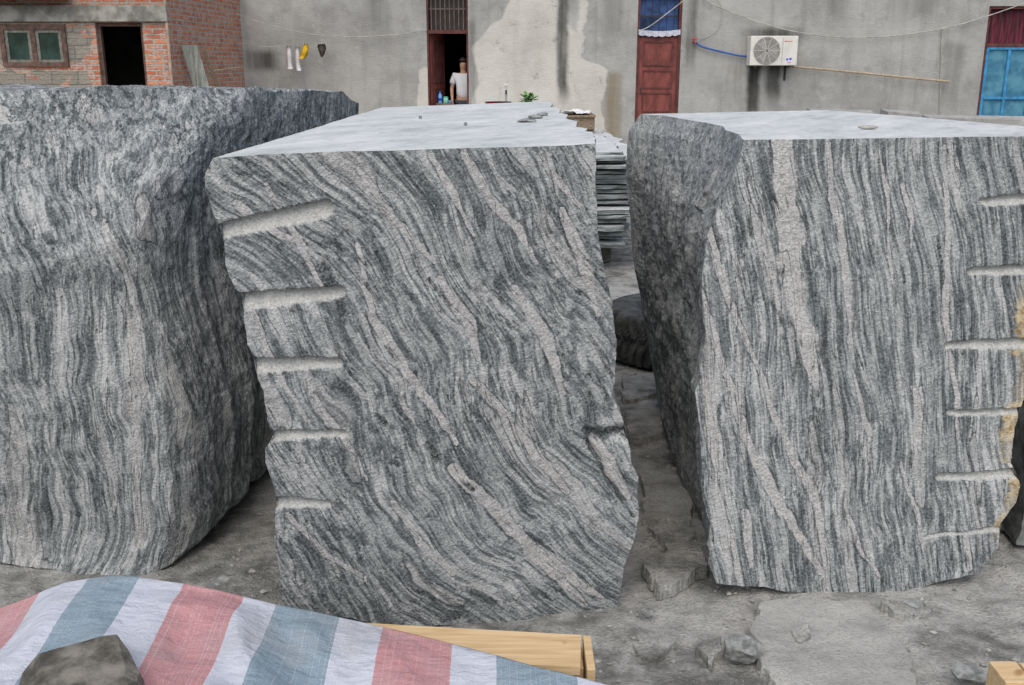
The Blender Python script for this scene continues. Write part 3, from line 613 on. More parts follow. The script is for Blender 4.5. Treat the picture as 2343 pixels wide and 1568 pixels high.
dx = g.ma('ABSOLUTE', g.ma('SUBTRACT', g.ma('ADD', X, g.ma('MULTIPLY', wn2, .25)), wx(1302)))
gap = g.ma('MULTIPLY', g.ss(dx, .12, .2, 1, 0), g.ss(g.ma('ADD', Z, g.ma('MULTIPLY', wn, .6)), 2.35, 2.5))
cm = g.ma('MULTIPLY', cm, g.ma('SUBTRACT', 1.0, gap))
cm = g.ma('MULTIPLY', cm, g.ss(g.ma('ADD', n2c[0], g.ma('MULTIPLY', g.ma('SUBTRACT', n3_, .5), .3)), .35, .39))
dx = g.ma('ABSOLUTE', g.ma('SUBTRACT', g.ma('ADD', X, g.ma('MULTIPLY', wn2, .18)), wx(966)))
cm = g.ma('MAXIMUM', cm, g.ma('MULTIPLY', g.ss(dx, .1, .13, 1, 0), g.ss(g.ma('ADD', Z, g.ma('MULTIPLY', wn, .3)), 1.65, 1.75, 1, 0)))
cream = g.ramp(g.ma('MULTIPLY_ADD', g.ma('SUBTRACT', n2_, .5), .5, n1_), [(.3, (.43, .423, .385)), (.5, (.525, .517, .475)), (.7, (.585, .578, .535))])
cream = g.mix(g.ss(stk, .5, .7, 0, .35), cream, (.41, .39, .33))
c = g.mix(g.ma('MULTIPLY', cm, .92), c, cream)
def stain(c, uc, w, z0, z1, col, amt, soft=.25, base=.35):
    d = g.ma('ABSOLUTE', g.ma('SUBTRACT', g.ma('ADD', X, g.ma('MULTIPLY', wn2, .15)), wx(uc)))
    m = g.ma('MULTIPLY', g.ss(d, w*.3, w, 1, 0), g.ma('MULTIPLY', g.ss(Z, z0-soft, z0+soft), g.ss(Z, z1-.08, z1+.08, 1, 0)))
    m = g.ma('MULTIPLY', m, g.ss(g.ma('ADD', stk, g.ma('MULTIPLY', n2_, .4)), .5, .8, base, 1))
    return g.mix(g.ma('MULTIPLY', m, amt), c, col)
dk = (.045, .045, .04)
c = stain(c, 1287, .16, 1.2, 3.2, dk, .85, base=.5); c = stain(c, 1728, .17, .8, 1.88, dk, 1.0, base=.85); c = stain(c, 1772, .20, 1.15, 1.88, dk, .95, base=.75); c = stain(c, 1765, .75, 2.25, 2.47, dk, .85, .1, .6)
c = stain(c, 600, .45, 1.7, 2.05, dk, .85, .1, .5); c = stain(c, 1408, .22, .3, 1.65, (.20, .16, .10), .85, base=.6); c = stain(c, 1580, .14, 1.8, 3.2, dk, .6); c = stain(c, 1078, .1, .5, 2.6, (.1, .1, .09), .5)
c = stain(c, 1905, .3, 2.6, 3.3, dk, .4); c = stain(c, 2180, .25, 1., 2.2, (.12, .12, .11), .5); c = stain(c, 870, .3, 2.4, 3.3, (.12, .12, .11), .5); c = stain(c, 2080, .8, 2.65, 3.3, (.12, .12, .11), .45); c = stain(c, 1400, .3, 2.3, 3.3, (.15, .15, .14), .5)
g.col(c); g.bump(g.ma('MULTIPLY_ADD', n2_, 2., n3_), .012); M_pl = g.m
M_conc = simple('weathered_concrete', (.25, .245, .22), .9, .45, 5, bump=.01)

def wall(name, x0, x1, z0, z1, Y, openings, depth, m, parent):
    xs = sorted({x0, x1, *[o[0] for o in openings], *[o[1] for o in openings]}); zs = sorted({z0, z1, *[o[2] for o in openings], *[o[3] for o in openings]})
    V = []; F = []
    def q(pts): k = len(V); V.extend(pts); F.append([k, k+1, k+2, k+3])
    for i in range(len(xs)-1):
        for j in range(len(zs)-1):
            cx, cz = (xs[i]+xs[i+1])/2, (zs[j]+zs[j+1])/2
            if any(o[0] < cx < o[1] and o[2] < cz < o[3] for o in openings): continue
            A, B, C_, D_ = xs[i], xs[i+1], zs[j], zs[j+1]
            q([(A, Y, C_), (B, Y, C_), (B, Y, D_), (A, Y, D_)]); q([(B, Y+depth, C_), (A, Y+depth, C_), (A, Y+depth, D_), (B, Y+depth, D_)])
    for (A, B, C_, D_) in openings:
        q([(A, Y, C_), (A, Y, D_), (A, Y+depth, D_), (A, Y+depth, C_)]); q([(B, Y, D_), (B, Y, C_), (B, Y+depth, C_), (B, Y+depth, D_)])
        q([(A, Y, D_), (B, Y, D_), (B, Y+depth, D_), (A, Y+depth, D_)]); q([(B, Y, C_), (A, Y, C_), (A, Y+depth, C_), (B, Y+depth, C_)])
    q([(x0, Y, z1), (x1, Y, z1), (x1, Y+depth, z1), (x0, Y+depth, z1)])
    return mesh(name, V, F, m, parent)

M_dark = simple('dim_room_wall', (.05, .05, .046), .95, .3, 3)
M_red = simple('oxblood_paint', (.165, .045, .038), .6, .35, 9, stretch=(1, 1, .4), bump=.003)
M_redd = simple('dark_oxblood_paint', (.10, .032, .028), .65, .35, 9)
M_iron = simple('dark_iron', (.03, .028, .027), .6, .3, 20)
M_glassb = simple('blue_curtain', (.03, .065, .17), .7, .6, 4)
M_lace = simple('white_lace', (.50, .52, .6), .9, .25, 30)
gb = empty('plastered_building', (2, WY, 0), 'long grey cement plastered building with peeling cream wash behind the blocks', 'building')
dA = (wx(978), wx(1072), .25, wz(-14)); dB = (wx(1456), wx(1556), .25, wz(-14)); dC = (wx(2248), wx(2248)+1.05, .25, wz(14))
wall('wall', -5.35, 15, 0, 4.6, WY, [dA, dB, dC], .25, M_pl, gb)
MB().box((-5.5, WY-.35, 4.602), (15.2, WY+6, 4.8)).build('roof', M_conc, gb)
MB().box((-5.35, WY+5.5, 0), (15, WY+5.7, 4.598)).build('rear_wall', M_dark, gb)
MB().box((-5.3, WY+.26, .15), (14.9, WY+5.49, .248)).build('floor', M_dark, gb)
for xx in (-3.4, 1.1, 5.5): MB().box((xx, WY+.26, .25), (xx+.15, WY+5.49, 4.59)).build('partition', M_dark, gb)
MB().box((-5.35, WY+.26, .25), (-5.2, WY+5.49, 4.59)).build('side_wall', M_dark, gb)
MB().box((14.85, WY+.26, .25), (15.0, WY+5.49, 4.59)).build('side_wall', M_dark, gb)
def frame(o, Y, w, m, par, th=.08, name='door_frame'):
    A, B, C_, D_ = o
    return MB().box((A+.002, Y, C_), (A+w, Y+th, D_-.002)).box((B-w, Y, C_), (B-.002, Y+th, D_-.002)).box((A+w+.001, Y, D_-w), (B-w-.001, Y+th, D_-.002)).build(name, m, par)
frame(dA, WY+.03, .035, M_redd, gb)
zb = wz(72)
MB().box((dA[0]+.037, WY+.02, zb-.04), (dA[1]-.037, WY+.1, zb+.03)).build('transom_bar', M_redd, gb)
k = MB().box((dA[0]+.047, WY+.05, zb+.4), (dA[1]-.047, WY+.065, zb+.42))
for i in range(8):
    x = dA[0]+.09+i*(dA[1]-dA[0]-.18)/7; k.tube([(x, WY+.035, zb+.03), (x, WY+.035, dA[3]-.05)], .010, 6)
k.build('transom_grille', simple('rusty_grey_bar', (.12, .10, .09), .7), gb)
MB().box((dA[0]+.047, WY+.15, zb+.035), (dA[1]-.047, WY+.16, dA[3]-.05)).build('transom_pane', simple('dusty_dark_pane', (.035, .027, .024), .4), gb)
hx, hy = dA[0]+.04, WY+.12; ang = math.radians(72); ca, sa = math.cos(ang), math.sin(ang)
def leafpt(s, off, z): return (hx+ca*s+sa*off, hy+sa*s-ca*off, z)
def leafbox(mb, s0, s1, o0, o1, z0, z1): return mb.pts8([leafpt(s0, o0, z0), leafpt(s1, o0, z0), leafpt(s1, o1, z0), leafpt(s0, o1, z0), leafpt(s0, o0, z1), leafpt(s1, o0, z1), leafpt(s1, o1, z1), leafpt(s0, o1, z1)])
lf = leafbox(MB(), 0, .68, 0, .035, .27, zb-.045).build('door', M_red, gb)
kk = MB()
for z0, z1 in ((.4, .85), (.95, 1.35), (1.45, zb-.15)): leafbox(kk, .08, .6, .036, .05, z0, z1)
kk.build('raised_panel', M_redd, lf)
frame(dB, WY+.03, .05, M_redd, gb)
zc = wz(80)
MB().box((dB[0]+.052, WY+.025, zc-.03), (dB[1]-.052, WY+.1, zc+.03)).build('transom_bar', M_redd, gb)
MB().box((dB[0]+.052, WY+.14, zc+.032), (dB[1]-.052, WY+.15, dB[3]-.055)).build('transom_pane', M_glassb, gb)
k = MB()
for i in range(5):
    x = dB[0]+.14+i*(dB[1]-dB[0]-.28)/4; k.tube([(x, WY+.08, zc+.03), (x, WY+.08, dB[3]-.05)], .006, 6)
k.box((dB[0]+.052, WY+.07, zc+.33), (dB[1]-.052, WY+.09, zc+.355)).build('transom_grille', M_iron, gb)
lfb = MB().box((dB[0]+.052, WY+.06, .27), (dB[1]-.052, WY+.1, zc-.032)).build('door', M_red, gb)
k = MB(); zz = [.35, .85, 1.3, 1.72, zc-.09]
for z0, z1 in zip(zz, zz[1:]):
    A, B = dB[0]+.13, dB[1]-.13; z0 += .05; z1 -= .02
    k.box((A, WY+.045, z0), (B, WY+.059, z0+.03)).box((A, WY+.045, z1-.03), (B, WY+.059, z1)).box((A, WY+.045, z0+.031), (A+.03, WY+.059, z1-.031)).box((B-.03, WY+.045, z0+.031), (B, WY+.059, z1-.031))
k.build('panel_moulding', M_redd, lfb)
for q in range(2): MB().box((dB[0]+.09, WY+.03, 1.25+q*.07), (dB[0]+.12, WY+.058, 1.29+q*.07)).build('door_latch', M_iron, lfb)
nx_ = 60; V = []
for j in range(5):
    for i in range(nx_):
        x = dB[0]+.02+(dB[1]-dB[0]-.04)*i/(nx_-1); sag = -.03*math.sin(math.pi*i/(nx_-1)); V.append((x, WY+.0-.01+.012*math.sin(i*.9), zc+.10+sag-j*.022-(j/4)*.02*abs(math.sin(i*.33))))
tag(mesh('lace_valance', V, gridf(nx_, 5, 0, True), M_lace), 'white lace strip hung across the top of the closed red door', 'curtain')
M_blue = simple('bright_blue_paint', (.04, .22, .42), .5, .25, 10)
g = G('blue_mesh_screen', .7); p = g.pos(); nn = g.noise(p, 5, 4).outputs[0]; g.col(g.mix(g.ss(nn, .35, .65), (.035, .14, .23), (.08, .24, .33))); M_scr = g.m
zd = wz(103)
frame(dC, WY+.03, .05, M_redd, gb)
MB().box((dC[0]+.052, WY+.02, zd-.03), (dC[1]-.052, WY+.08, zd+.03)).build('transom_bar', M_redd, gb)
MB().box((dC[0]+.052, WY+.16, zd+.035), (dC[1]-.052, WY+.17, dC[3]-.055)).build('transom_curtain', simple('red_curtain', (.11, .02, .035), .8, .8, 7, stretch=(6, 1, .3)), gb)
k = MB()
for i in range(6):
    x = dC[0]+.12+i*.16; k.tube([(x, WY+.1, zd+.03), (x, WY+.1, dC[3]-.05)], .010, 6)
k.build('transom_grille', M_iron, gb)
sd = MB().box((dC[0]+.06, WY+.035, .3), (dC[0]+.11, WY+.07, zd-.035)).box((dC[1]-.11, WY+.035, .3), (dC[1]-.06, WY+.07, zd-.035)).box((dC[0]+.111, WY+.035, zd-.085), (dC[1]-.111, WY+.07, zd-.035)).box((dC[0]+.111, WY+.035, 1.15), (dC[1]-.111, WY+.07, 1.2)).box((dC[0]+.111, WY+.035, .3), (dC[1]-.111, WY+.07, .35)).box((dC[0]+.48, WY+.037, .352), (dC[0]+.53, WY+.068, 1.148)).box((dC[0]+.48, WY+.037, 1.202), (dC[0]+.53, WY+.068, zd-.087)).build('screen_door', M_blue, gb)
MB().box((dC[0]+.08, WY+.072, .32), (dC[1]-.08, WY+.076, zd-.05)).build('screen', M_scr, sd)

# person inside doorway
def skinned(name, pts, edges, rad, root, m, parent, sub=2):
    me = D.meshes.new(name); org = ORG[parent.name]; me.from_pydata([tuple(a(p)-org) for p in pts], edges, [])
    o = D.objects.new(name, me); COL.objects.link(o)
    md = o.modifiers.new('s', 'SKIN'); md.use_smooth_shade = True
    for i, r in enumerate(rad):
        sv = me.skin_vertices[0].data[i]; sv.radius = r if isinstance(r, tuple) else (r, r); sv.use_root = (i == root)
    s2 = o.modifiers.new('u', 'SUBSURF'); s2.levels = sub; s2.render_levels = sub
    dg = bpy.context.evaluated_depsgraph_get(); dg.update(); m2 = D.meshes.new_from_object(o.evaluated_get(dg)); D.objects.remove(o)
    m2.materials.clear(); m2.materials.append(m); m2.polygons.foreach_set('use_smooth', [True]*len(m2.polygons))
    o = D.objects.new(name, m2); COL.objects.link(o); o.parent = parent; ORG[o.name] = org; return o
px, py, pz = wx(1057), WY+.50, .25
pe = empty('person', (px, py, pz), 'person in a white t-shirt standing inside the open doorway', 'person')
sk = simple('skin', (.42, .25, .17), .6, .08, 5)
def W(x, y, z): return (px+x, py+y, pz+z)
pts = [W(0,0,.88), W(0,.0,1.08), W(0,.01,1.28), W(0,.0,1.40), W(0,-.015,1.46), W(0,-.03,1.53), W(0,-.035,1.60),
       W(-.17,0,1.34), W(-.235,.03,1.08), W(-.22,-.08,.86), W(-.21,-.12,.79),
       W(.17,0,1.34), W(.23,.03,1.08), W(.22,-.08,.86), W(.21,-.12,.79),
       W(-.09,0,.82), W(-.1,-.01,.46), W(-.1,.02,.08), W(-.11,-.14,.03),
       W(.09,0,.82), W(.1,-.01,.46), W(.1,.02,.08), W(.11,-.14,.03)]
ed = [(0,1),(1,2),(2,3),(3,4),(4,5),(5,6),(2,7),(7,8),(8,9),(9,10),(2,11),(11,12),(12,13),(13,14),(0,15),(15,16),(16,17),(17,18),(0,19),(19,20),(20,21),(21,22)]
rad = [(.14,.1),(.12,.09),(.14,.09),.055,.055,(.078,.09),(.065,.075),.05,.04,.028,(.03,.018),.05,.04,.028,(.03,.018),.08,.055,.04,.035,.08,.055,.04,.035]
for sgn, wr in ((-1, 10), (1, 14)):
    for f in range(4):
        b0 = len(pts); x = sgn*.21-.03+f*.02
        pts += [W(x, -.135, .765), W(x, -.15, .725-.006*(f % 3)), W(x, -.145, .70-.006*(f % 3))]; ed += [(wr, b0), (b0, b0+1), (b0+1, b0+2)]; rad += [.009, .008, .007]
    b0 = len(pts); pts += [W(sgn*.17, -.13, .77), W(sgn*.155, -.15, .745)]; ed += [(wr, b0), (b0, b0+1)]; rad += [.01, .008]
skinned('body', pts, ed, rad, 0, sk, pe)
shp = [W(0,0,.86), W(0,0,1.08), W(0,.01,1.28), W(0,0,1.37), W(-.17,0,1.34), W(-.225,.02,1.16), W(.17,0,1.34), W(.225,.02,1.16)]
skinned('shirt', shp, [(0,1),(1,2),(2,3),(2,4),(4,5),(2,6),(6,7)], [(.165,.12),(.145,.115),(.165,.115),(.075,.07),.075,.068,.075,.068], 0, simple('white_cotton', (.6, .61, .65), .9, .08, 6), pe)
skinned('trousers', [W(0,0,.86), W(-.09,0,.8), W(-.1,-.01,.46), W(-.1,.02,.1), W(.09,0,.8), W(.1,-.01,.46), W(.1,.02,.1)], [(0,1),(1,2),(2,3),(0,4),(4,5),(5,6)], [(.15,.115),.1,.075,.06,.1,.075,.06], 0, simple('dark_cotton', (.04, .045, .06), .9), pe)
V = []; F = []
for j in range(9):
    for i in range(20):
        th = 2*math.pi*i/20; ph = j/8*1.75
        r = .088; V.append(W(r*math.sin(ph)*math.cos(th), -.01+r*1.08*math.sin(ph)*math.sin(th), 1.585+.105*math.cos(ph)))
for j in range(8):
    for i in range(20): F.append([j*20+i, (j+1)*20+i, (j+1)*20+(i+1) % 20, j*20+(i+1) % 20])
V = [v if v[1] > py-.06 or v[2] > pz+1.63 else (v[0], v[1]+.02, max(v[2], pz+1.62)) for v in V]
mesh('hair', V, F, simple('black_hair', (.03, .026, .024), .6), pe, True)

t = empty('table', (wx(1015), WY+.45, .25), 'small wooden table inside the open doorway, top just visible above the middle block', 'table')
tx0, tx1 = wx(990), wx(1030); tz = wz(236, WY+.4)
MB().box((tx0, WY+.26, tz-.03), (tx1, WY+.58, tz), .004).build('table_top', M_oldw, t)
for xx in (tx0+.03, tx1-.05):
    for yy in (WY+.28, WY+.53): MB().box((xx, yy, .25), (xx+.03, yy+.03, tz-.031)).build('leg', M_oldw, t)
def lathe(prof, c, seg=20):
    V = []; F = []
    for r, z in prof:
        for i in range(seg): th = 2*math.pi*i/seg; V.append((c[0]+r*math.cos(th), c[1]+r*math.sin(th), c[2]+z))
    for j in range(len(prof)-1):
        for i in range(seg): F.append([j*seg+i, j*seg+(i+1) % seg, (j+1)*seg+(i+1) % seg, (j+1)*seg+i])
    F.append(list(range(seg))[::-1]); F.append([(len(prof)-1)*seg+i for i in range(seg)])
    return V, F
c0 = (wx(1003), WY+.32, tz+.001)
t = empty('bottle', c0, 'clear blue plastic bottle in the open doorway', 'bottle')
mesh('bottle_body', *lathe([(.036,0),(.04,.01),(.04,.13),(.035,.16),(.015,.19),(.014,.2)], c0), simple('blue_plastic', (.15, .35, .75), .25), t, True)
mesh('label_band', *lathe([(.0415,.05),(.0415,.1)], c0), simple('dark_blue_label', (.02, .06, .4), .5), t, True)
mesh('cap', *lathe([(.017,.2),(.017,.225)], c0), simple('blue_cap', (.03, .15, .6), .4), t, True)
c0 = (wx(1016), WY+.34, tz+.001)
t = empty('jar', c0, 'green lidded jar beside the blue bottle', 'jar')
mesh('jar_body', *lathe([(.045,0),(.05,.01),(.05,.09),(.045,.1)], c0), simple('pale_green_plastic', (.2, .5, .38), .4), t, True)
mesh('lid', *lathe([(.048,.1),(.048,.125)], c0), simple('green_lid', (.1, .4, .25), .4), t, True)
c0 = (wx(1026), WY+.31, tz+.001)
tag(mesh('tub', *lathe([(.035,0),(.045,.05),(.047,.052)], c0), simple('light_blue_plastic', (.25, .45, .7), .4), None, True), 'light blue tub at the right end of the doorway table', 'tub')

# ---------------------------------------------------------------- air conditioner
M_ac = simple('ivory_enamel', (.60, .59, .55), .4, .08, 6)
A0 = PY(1719, 82, WY-.36); A1 = PY(1819, 150, WY-.36); x0, x1, z1, z0 = float(A0[0]), float(A1[0])+.03, float(A0[2]), float(A1[2])
ac = empty('air_conditioner', ((x0+x1)/2, WY-.2, z0), 'white outdoor air conditioner unit bracketed to the grey wall', 'air conditioner')
MB().box((x0, WY-.36, z0), (x1, WY-.06, z1), .012).build('casing', M_ac, ac)
fc = a([x0+.31, WY-.364, (z0+z1)/2]); R = .235
V, F = lathe([(R+.015, 0), (R+.015, .008), (.001, .008)], (0, 0, 0), 40); V = [(fc[0]+p[0], fc[1]+.002-p[2]*.4, fc[2]+p[1]) for p in V]
mesh('fan_recess', V, F, simple('dark_recess', (.14, .14, .13), .6), ac)
fn = MB()
for i in range(3):
    th = i*2.094; P8 = []
    for (r, w) in ((.04, .5), (.2, .75)):
        for s in (-1, 1): P8.append((r, th+s*w*.5))
    q = [(fc[0]+r*math.cos(t_), fc[2]+r*math.sin(t_)) for r, t_ in (P8[0], P8[1], P8[3], P8[2])]
    fn.pts8([(x, fc[1]-.0035, z_) for x, z_ in q]+[(x, fc[1]-.005, z_) for x, z_ in q])
fn.build('fan', simple('grey_fan', (.26, .26, .24), .5), ac)
k = MB()
for i in range(10):
    r = .03+i*.023; k.tube([(fc[0]+r*math.cos(t_), fc[1]-.012, fc[2]+r*math.sin(t_)) for t_ in np.linspace(0, 2*math.pi, 33)], .0035, 5, False)
for i in range(10):
    th = i*math.pi/5; k.tube([(fc[0]+.03*math.cos(th), fc[1]-.014, fc[2]+.03*math.sin(th)), (fc[0]+(R+.01)*math.cos(th), fc[1]-.014, fc[2]+(R+.01)*math.sin(th))], .0035, 5)
k.build('fan_grille', M_ac, ac)
MB().box((x0+.60, WY-.3635, z0+.04), (x0+.604, WY-.3605, z1-.04)).build('panel_seam', M_iron, ac)
M_rm = simple('red_print', (.5, .03, .03), .5, .05); M_bm = simple('blue_print', (.05, .12, .5), .5, .05); M_pk = simple('pink_print', (.6, .25, .4), .5, .05)
lx = x0+.635
MB().box((lx, WY-.3636, z1-.108), (lx+.03, WY-.3606, z1-.088)).build('emblem', M_rm, ac)
k = MB()
for i in range(6): k.box((lx+.042+i*.018, WY-.3636, z1-.104), (lx+.054+i*.018, WY-.3606, z1-.092))
k.build('maker_lettering', M_rm, ac)
st_ = MB().box((lx+.03, WY-.3634, z0+.03), (lx+.17, WY-.3605, z0+.15)).build('sticker', simple('pale_sticker', (.6, .58, .65), .5, .1), ac)
MB().box((lx+.045, WY-.3640, z0+.09), (lx+.085, WY-.3636, z0+.13)).box((lx+.10, WY-.3640, z0+.10), (lx+.15, WY-.3636, z0+.14)).build('blue_mark', M_bm, st_)
MB().box((lx+.07, WY-.3640, z0+.045), (lx+.14, WY-.3636, z0+.07)).build('pink_mark', M_pk, st_)
for xx in (x0+.1, x1-.14): MB().box((xx, WY-.38, z0-.035), (xx+.035, WY-.002, z0-.002)).box((xx, WY-.035, z0-.28), (xx+.035, WY-.002, z0-.036)).build('bracket', M_iron, ac)
MB().box((x1+.001, WY-.25, z0+.05), (x1+.03, WY-.12, z0+.18), .006).build('valve_cover', M_ac, ac)

def path(pts, n=30):
    P = [Vector(p) for p in pts]; out = []
    P = [P[0]*2-P[1]]+P+[P[-1]*2-P[-2]]
    for i in range(1, len(P)-2):
        for k in range(n):
            t = k/n; p0_, p1_, p2_, p3_ = P[i-1:i+3]
            out.append(.5*((2*p1_)+(-p0_+p2_)*t+(2*p0_-5*p1_+4*p2_-p3_)*t*t+(-p0_+3*p1_-3*p2_+p3_)*t**3))
    out.append(P[-2]); return out
def wire(name, pts, r, m, lab, cat, Y=WY-.05, n=12):
    return tag(MB().tube(path([PY(*(q if len(q) == 3 else (*q, Y))) for q in pts], n), r, 6).build(name, m, None, True), lab, cat)
M_wire = simple('pale_wire', (.36, .36, .33), .6); M_bhose = simple('blue_hose', (.02, .10, .34), .5); M_bam = simple('bamboo', (.36, .29, .21), .7, .3, 10, stretch=(5, 1, 1))
wire('hose', [(1592,97),(1605,106),(1640,116),(1690,127),(1722,130)], .018, M_bhose, 'blue hose running from the red tap to the air conditioner', 'hose', WY-.07)
tp = PY(1588, 92, WY-.06)
t = empty('wall_tap', (tp[0], WY, tp[2]-.05), 'small red tap on the wall at the left end of the blue hose', 'tap')
MB().box((tp[0]-.05, WY-.1, tp[2]+.01), (tp[0]+.05, WY-.06, tp[2]+.035), .006).build('handle', simple('tap_red', (.45, .03, .03), .5), t)
MB().tube([(tp[0], WY-.001, tp[2]-.03), (tp[0], WY-.1, tp[2]-.03), (tp[0]+.03, WY-.12, tp[2]-.06)], .018, 8).tube([(tp[0], WY-.08, tp[2]-.02), (tp[0], WY-.08, tp[2]+.02)], .01, 8).build('spout', simple('tap_red_body', (.4, .04, .03), .5), t)
wire('bamboo_pole', [(1812,152),(1930,163),(2050,175),(2172,187)], .022, M_bam, 'long bamboo pole hanging along the wall right of the air conditioner', 'pole', WY-.12)
wire('cable', [(1600,-6),(1650,18),(1740,52),(1850,78),(1960,86),(2080,78),(2200,55),(2343,8),(2400,-14)], .010, M_wire, 'pale cable sagging across the wall above the air conditioner', 'cable', WY-.08)
wire('cable', [(1566,0),(1530,28),(1490,58),(1462,72)], .010, M_wire, 'short pale cable slanting across the blue curtained transom', 'cable', WY-.09)
wire('cable', [(1640,-10),(1652,30),(1640,70),(1600,92)], .005, M_wire, 'thin wire hanging down to the red tap', 'cable', WY-.03)
wire('cable', [(2156,62),(2154,120),(2152,185),(2150,262)], .010, M_wire, 'thin vertical wire crossing the end of the bamboo pole', 'cable', WY-.03)
wire('clothesline', [(540,32,19.6),(620,58,19.7),(700,76,19.8),(800,84,19.85),(900,80,19.9),(978,68,19.97)], .007, M_wire, 'upper thin clothesline from the brick shed to the open doorway', 'clothesline')
wire('clothesline', [(543,98,19.6),(600,106,19.7),(660,106,19.75)], .007, M_wire, 'short lower clothesline carrying the hanging socks', 'clothesline')
def hang(u0, u1, v0, v1, prof, m, name, lab, cat, Y=19.72):
    V = []; n = len(prof); tk = .03
    for j, (l, r) in enumerate(prof):
        v = v0+(v1-v0)*j/(n-1)
        for f, yy in ((l, Y), (.5*(l+r), Y-tk), (r, Y)): V.append(PY(u0+(u1-u0)*f, v, yy+.012*math.sin(j*1.7)))
        V.append(PY(u0+(u1-u0)*.5*(l+r), v, Y+tk))
    F = []
    for j in range(n-1):
        for k_ in range(4): F.append([j*4+(0,1,2,3)[k_], j*4+(1,2,3,0)[k_], (j+1)*4+(1,2,3,0)[k_], (j+1)*4+(0,1,2,3)[k_]])
    F += [[0,1,2,3], [(n-1)*4+3, (n-1)*4+2, (n-1)*4+1, (n-1)*4]]
    top = PY((u0+u1)/2, v0-8, Y)
    t = empty(name, tuple(top), lab, cat)
    mesh('fabric', V, F, m, t, True)
    tp_ = PY((u0+u1)/2, v0+2, Y); MB().tube([tuple(tp_), tuple(top), (top[0]+.02, top[1], top[2]+.02)], .006, 6).build('peg', M_wire, t)
hang(654,670,105,158,[(.1,.8),(.1,.8),(.1,.85),(.1,.85),(.1,.9),(.15,1),(.25,1)], M_white, 'sock', 'left white sock hanging on the line by the grey wall', 'sock')
hang(673,689,107,162,[(.2,.9),(.1,.85),(.15,.85),(.15,.85),(.1,.9),(.15,1),(.4,1)], M_white, 'sock', 'right white sock hanging below the yellow cloth', 'sock')
hang(684,706,100,134,[(.6,.9),(.4,1),(.3,1),(.2,.95),(.1,.9),(0,.6)], simple('yellow_cloth', (.6, .38, .02), .8, .2), 'cloth', 'yellow cloth hanging between the socks and the dark item', 'cloth', 19.66)
hang(726,746,101,131,[(.1,.9),(0,1),(.1,1),(.2,.9),(.3,.8),(.4,.6)], simple('dark_brown_cloth', (.06, .05, .045), .8, .4, 20), 'glove', 'dark item hanging alone at the right of the socks', 'glove')

q = PY(1158, 192, 16.0)
t = empty('standpipe', (q[0], 16, 0), 'thin pale standpipe rising behind the middle block', 'pipe')
MB().tube([(q[0], 16, 0), (q[0], 16, q[2]-.03)], .018, 10).build('pipe', simple('galvanised', (.45, .45, .43), .5), t)
MB().tube([(q[0], 16, q[2]-.10), (q[0]-.0, 15.9, q[2]-.1), (q[0], 15.88, q[2]-.15)], .014, 8).build('spout', M_iron, t)
MB().box((q[0]-.035, 15.985, q[2]-.028), (q[0]+.035, 16.015, q[2]), .004).build('handle', M_ac, t)
c0 = PY(1209, 222, 14.5)
t = empty('potted_plant', (c0[0], 14.5, 0), 'small bright green leafy plant peeking over the middle block', 'plant')
V, F = [], []
for i in range(70):
    th = rng.uniform(0, 6.28); el = rng.uniform(-.1, .9); L = rng.uniform(.07, .14); b0 = a([c0[0]+rng.uniform(-.07, .07), 14.5+rng.uniform(-.07, .07), c0[2]+rng.uniform(-.08, .02)])
    d = a([math.cos(th)*math.cos(el), math.sin(th)*math.cos(el), math.sin(el)]); s_ = a([-math.sin(th), math.cos(th), 0])*L*.22
    o0 = len(V); V += [b0, b0+d*L*.5+s_, b0+d*L-a([0, 0, .015]), b0+d*L*.5-s_]; F.append([o0, o0+1, o0+2, o0+3])
mesh('leaves', V, F, simple('fresh_leaf', (.10, .28, .05), .5, .4, 15), t)
MB().tube([(c0[0], 14.5, .95), (c0[0], 14.5, c0[2])], .012, 6).build('stem', M_oldw, t)
mesh('pot', *lathe([(.09,.75),(.12,.98),(.13,.98),(.13,1.0)], (c0[0], 14.5, 0)), simple('terracotta', (.35, .13, .07), .8), t, True)
mesh('stand', *lathe([(.14,0),(.12,.05),(.12,.7),(.14,.749)], (c0[0], 14.5, 0)), M_conc, t, True)
q = PY(1140, 233, 15.5); tag(mesh('basin', *lathe([(.12,0),(.2,.16),(.21,.16)], (q[0], 15.5, q[2]-.16)), simple('red_plastic', (.5, .04, .04), .4), None, True), 'red plastic basin whose rim shows behind the middle block', 'basin')
tag(MB().box((q[0]-.25, 15.3, 0), (q[0]+.25, 15.75, q[2]-.162), .01).build('washing_stand', M_conc), 'concrete washing stand under the red basin', 'stand')

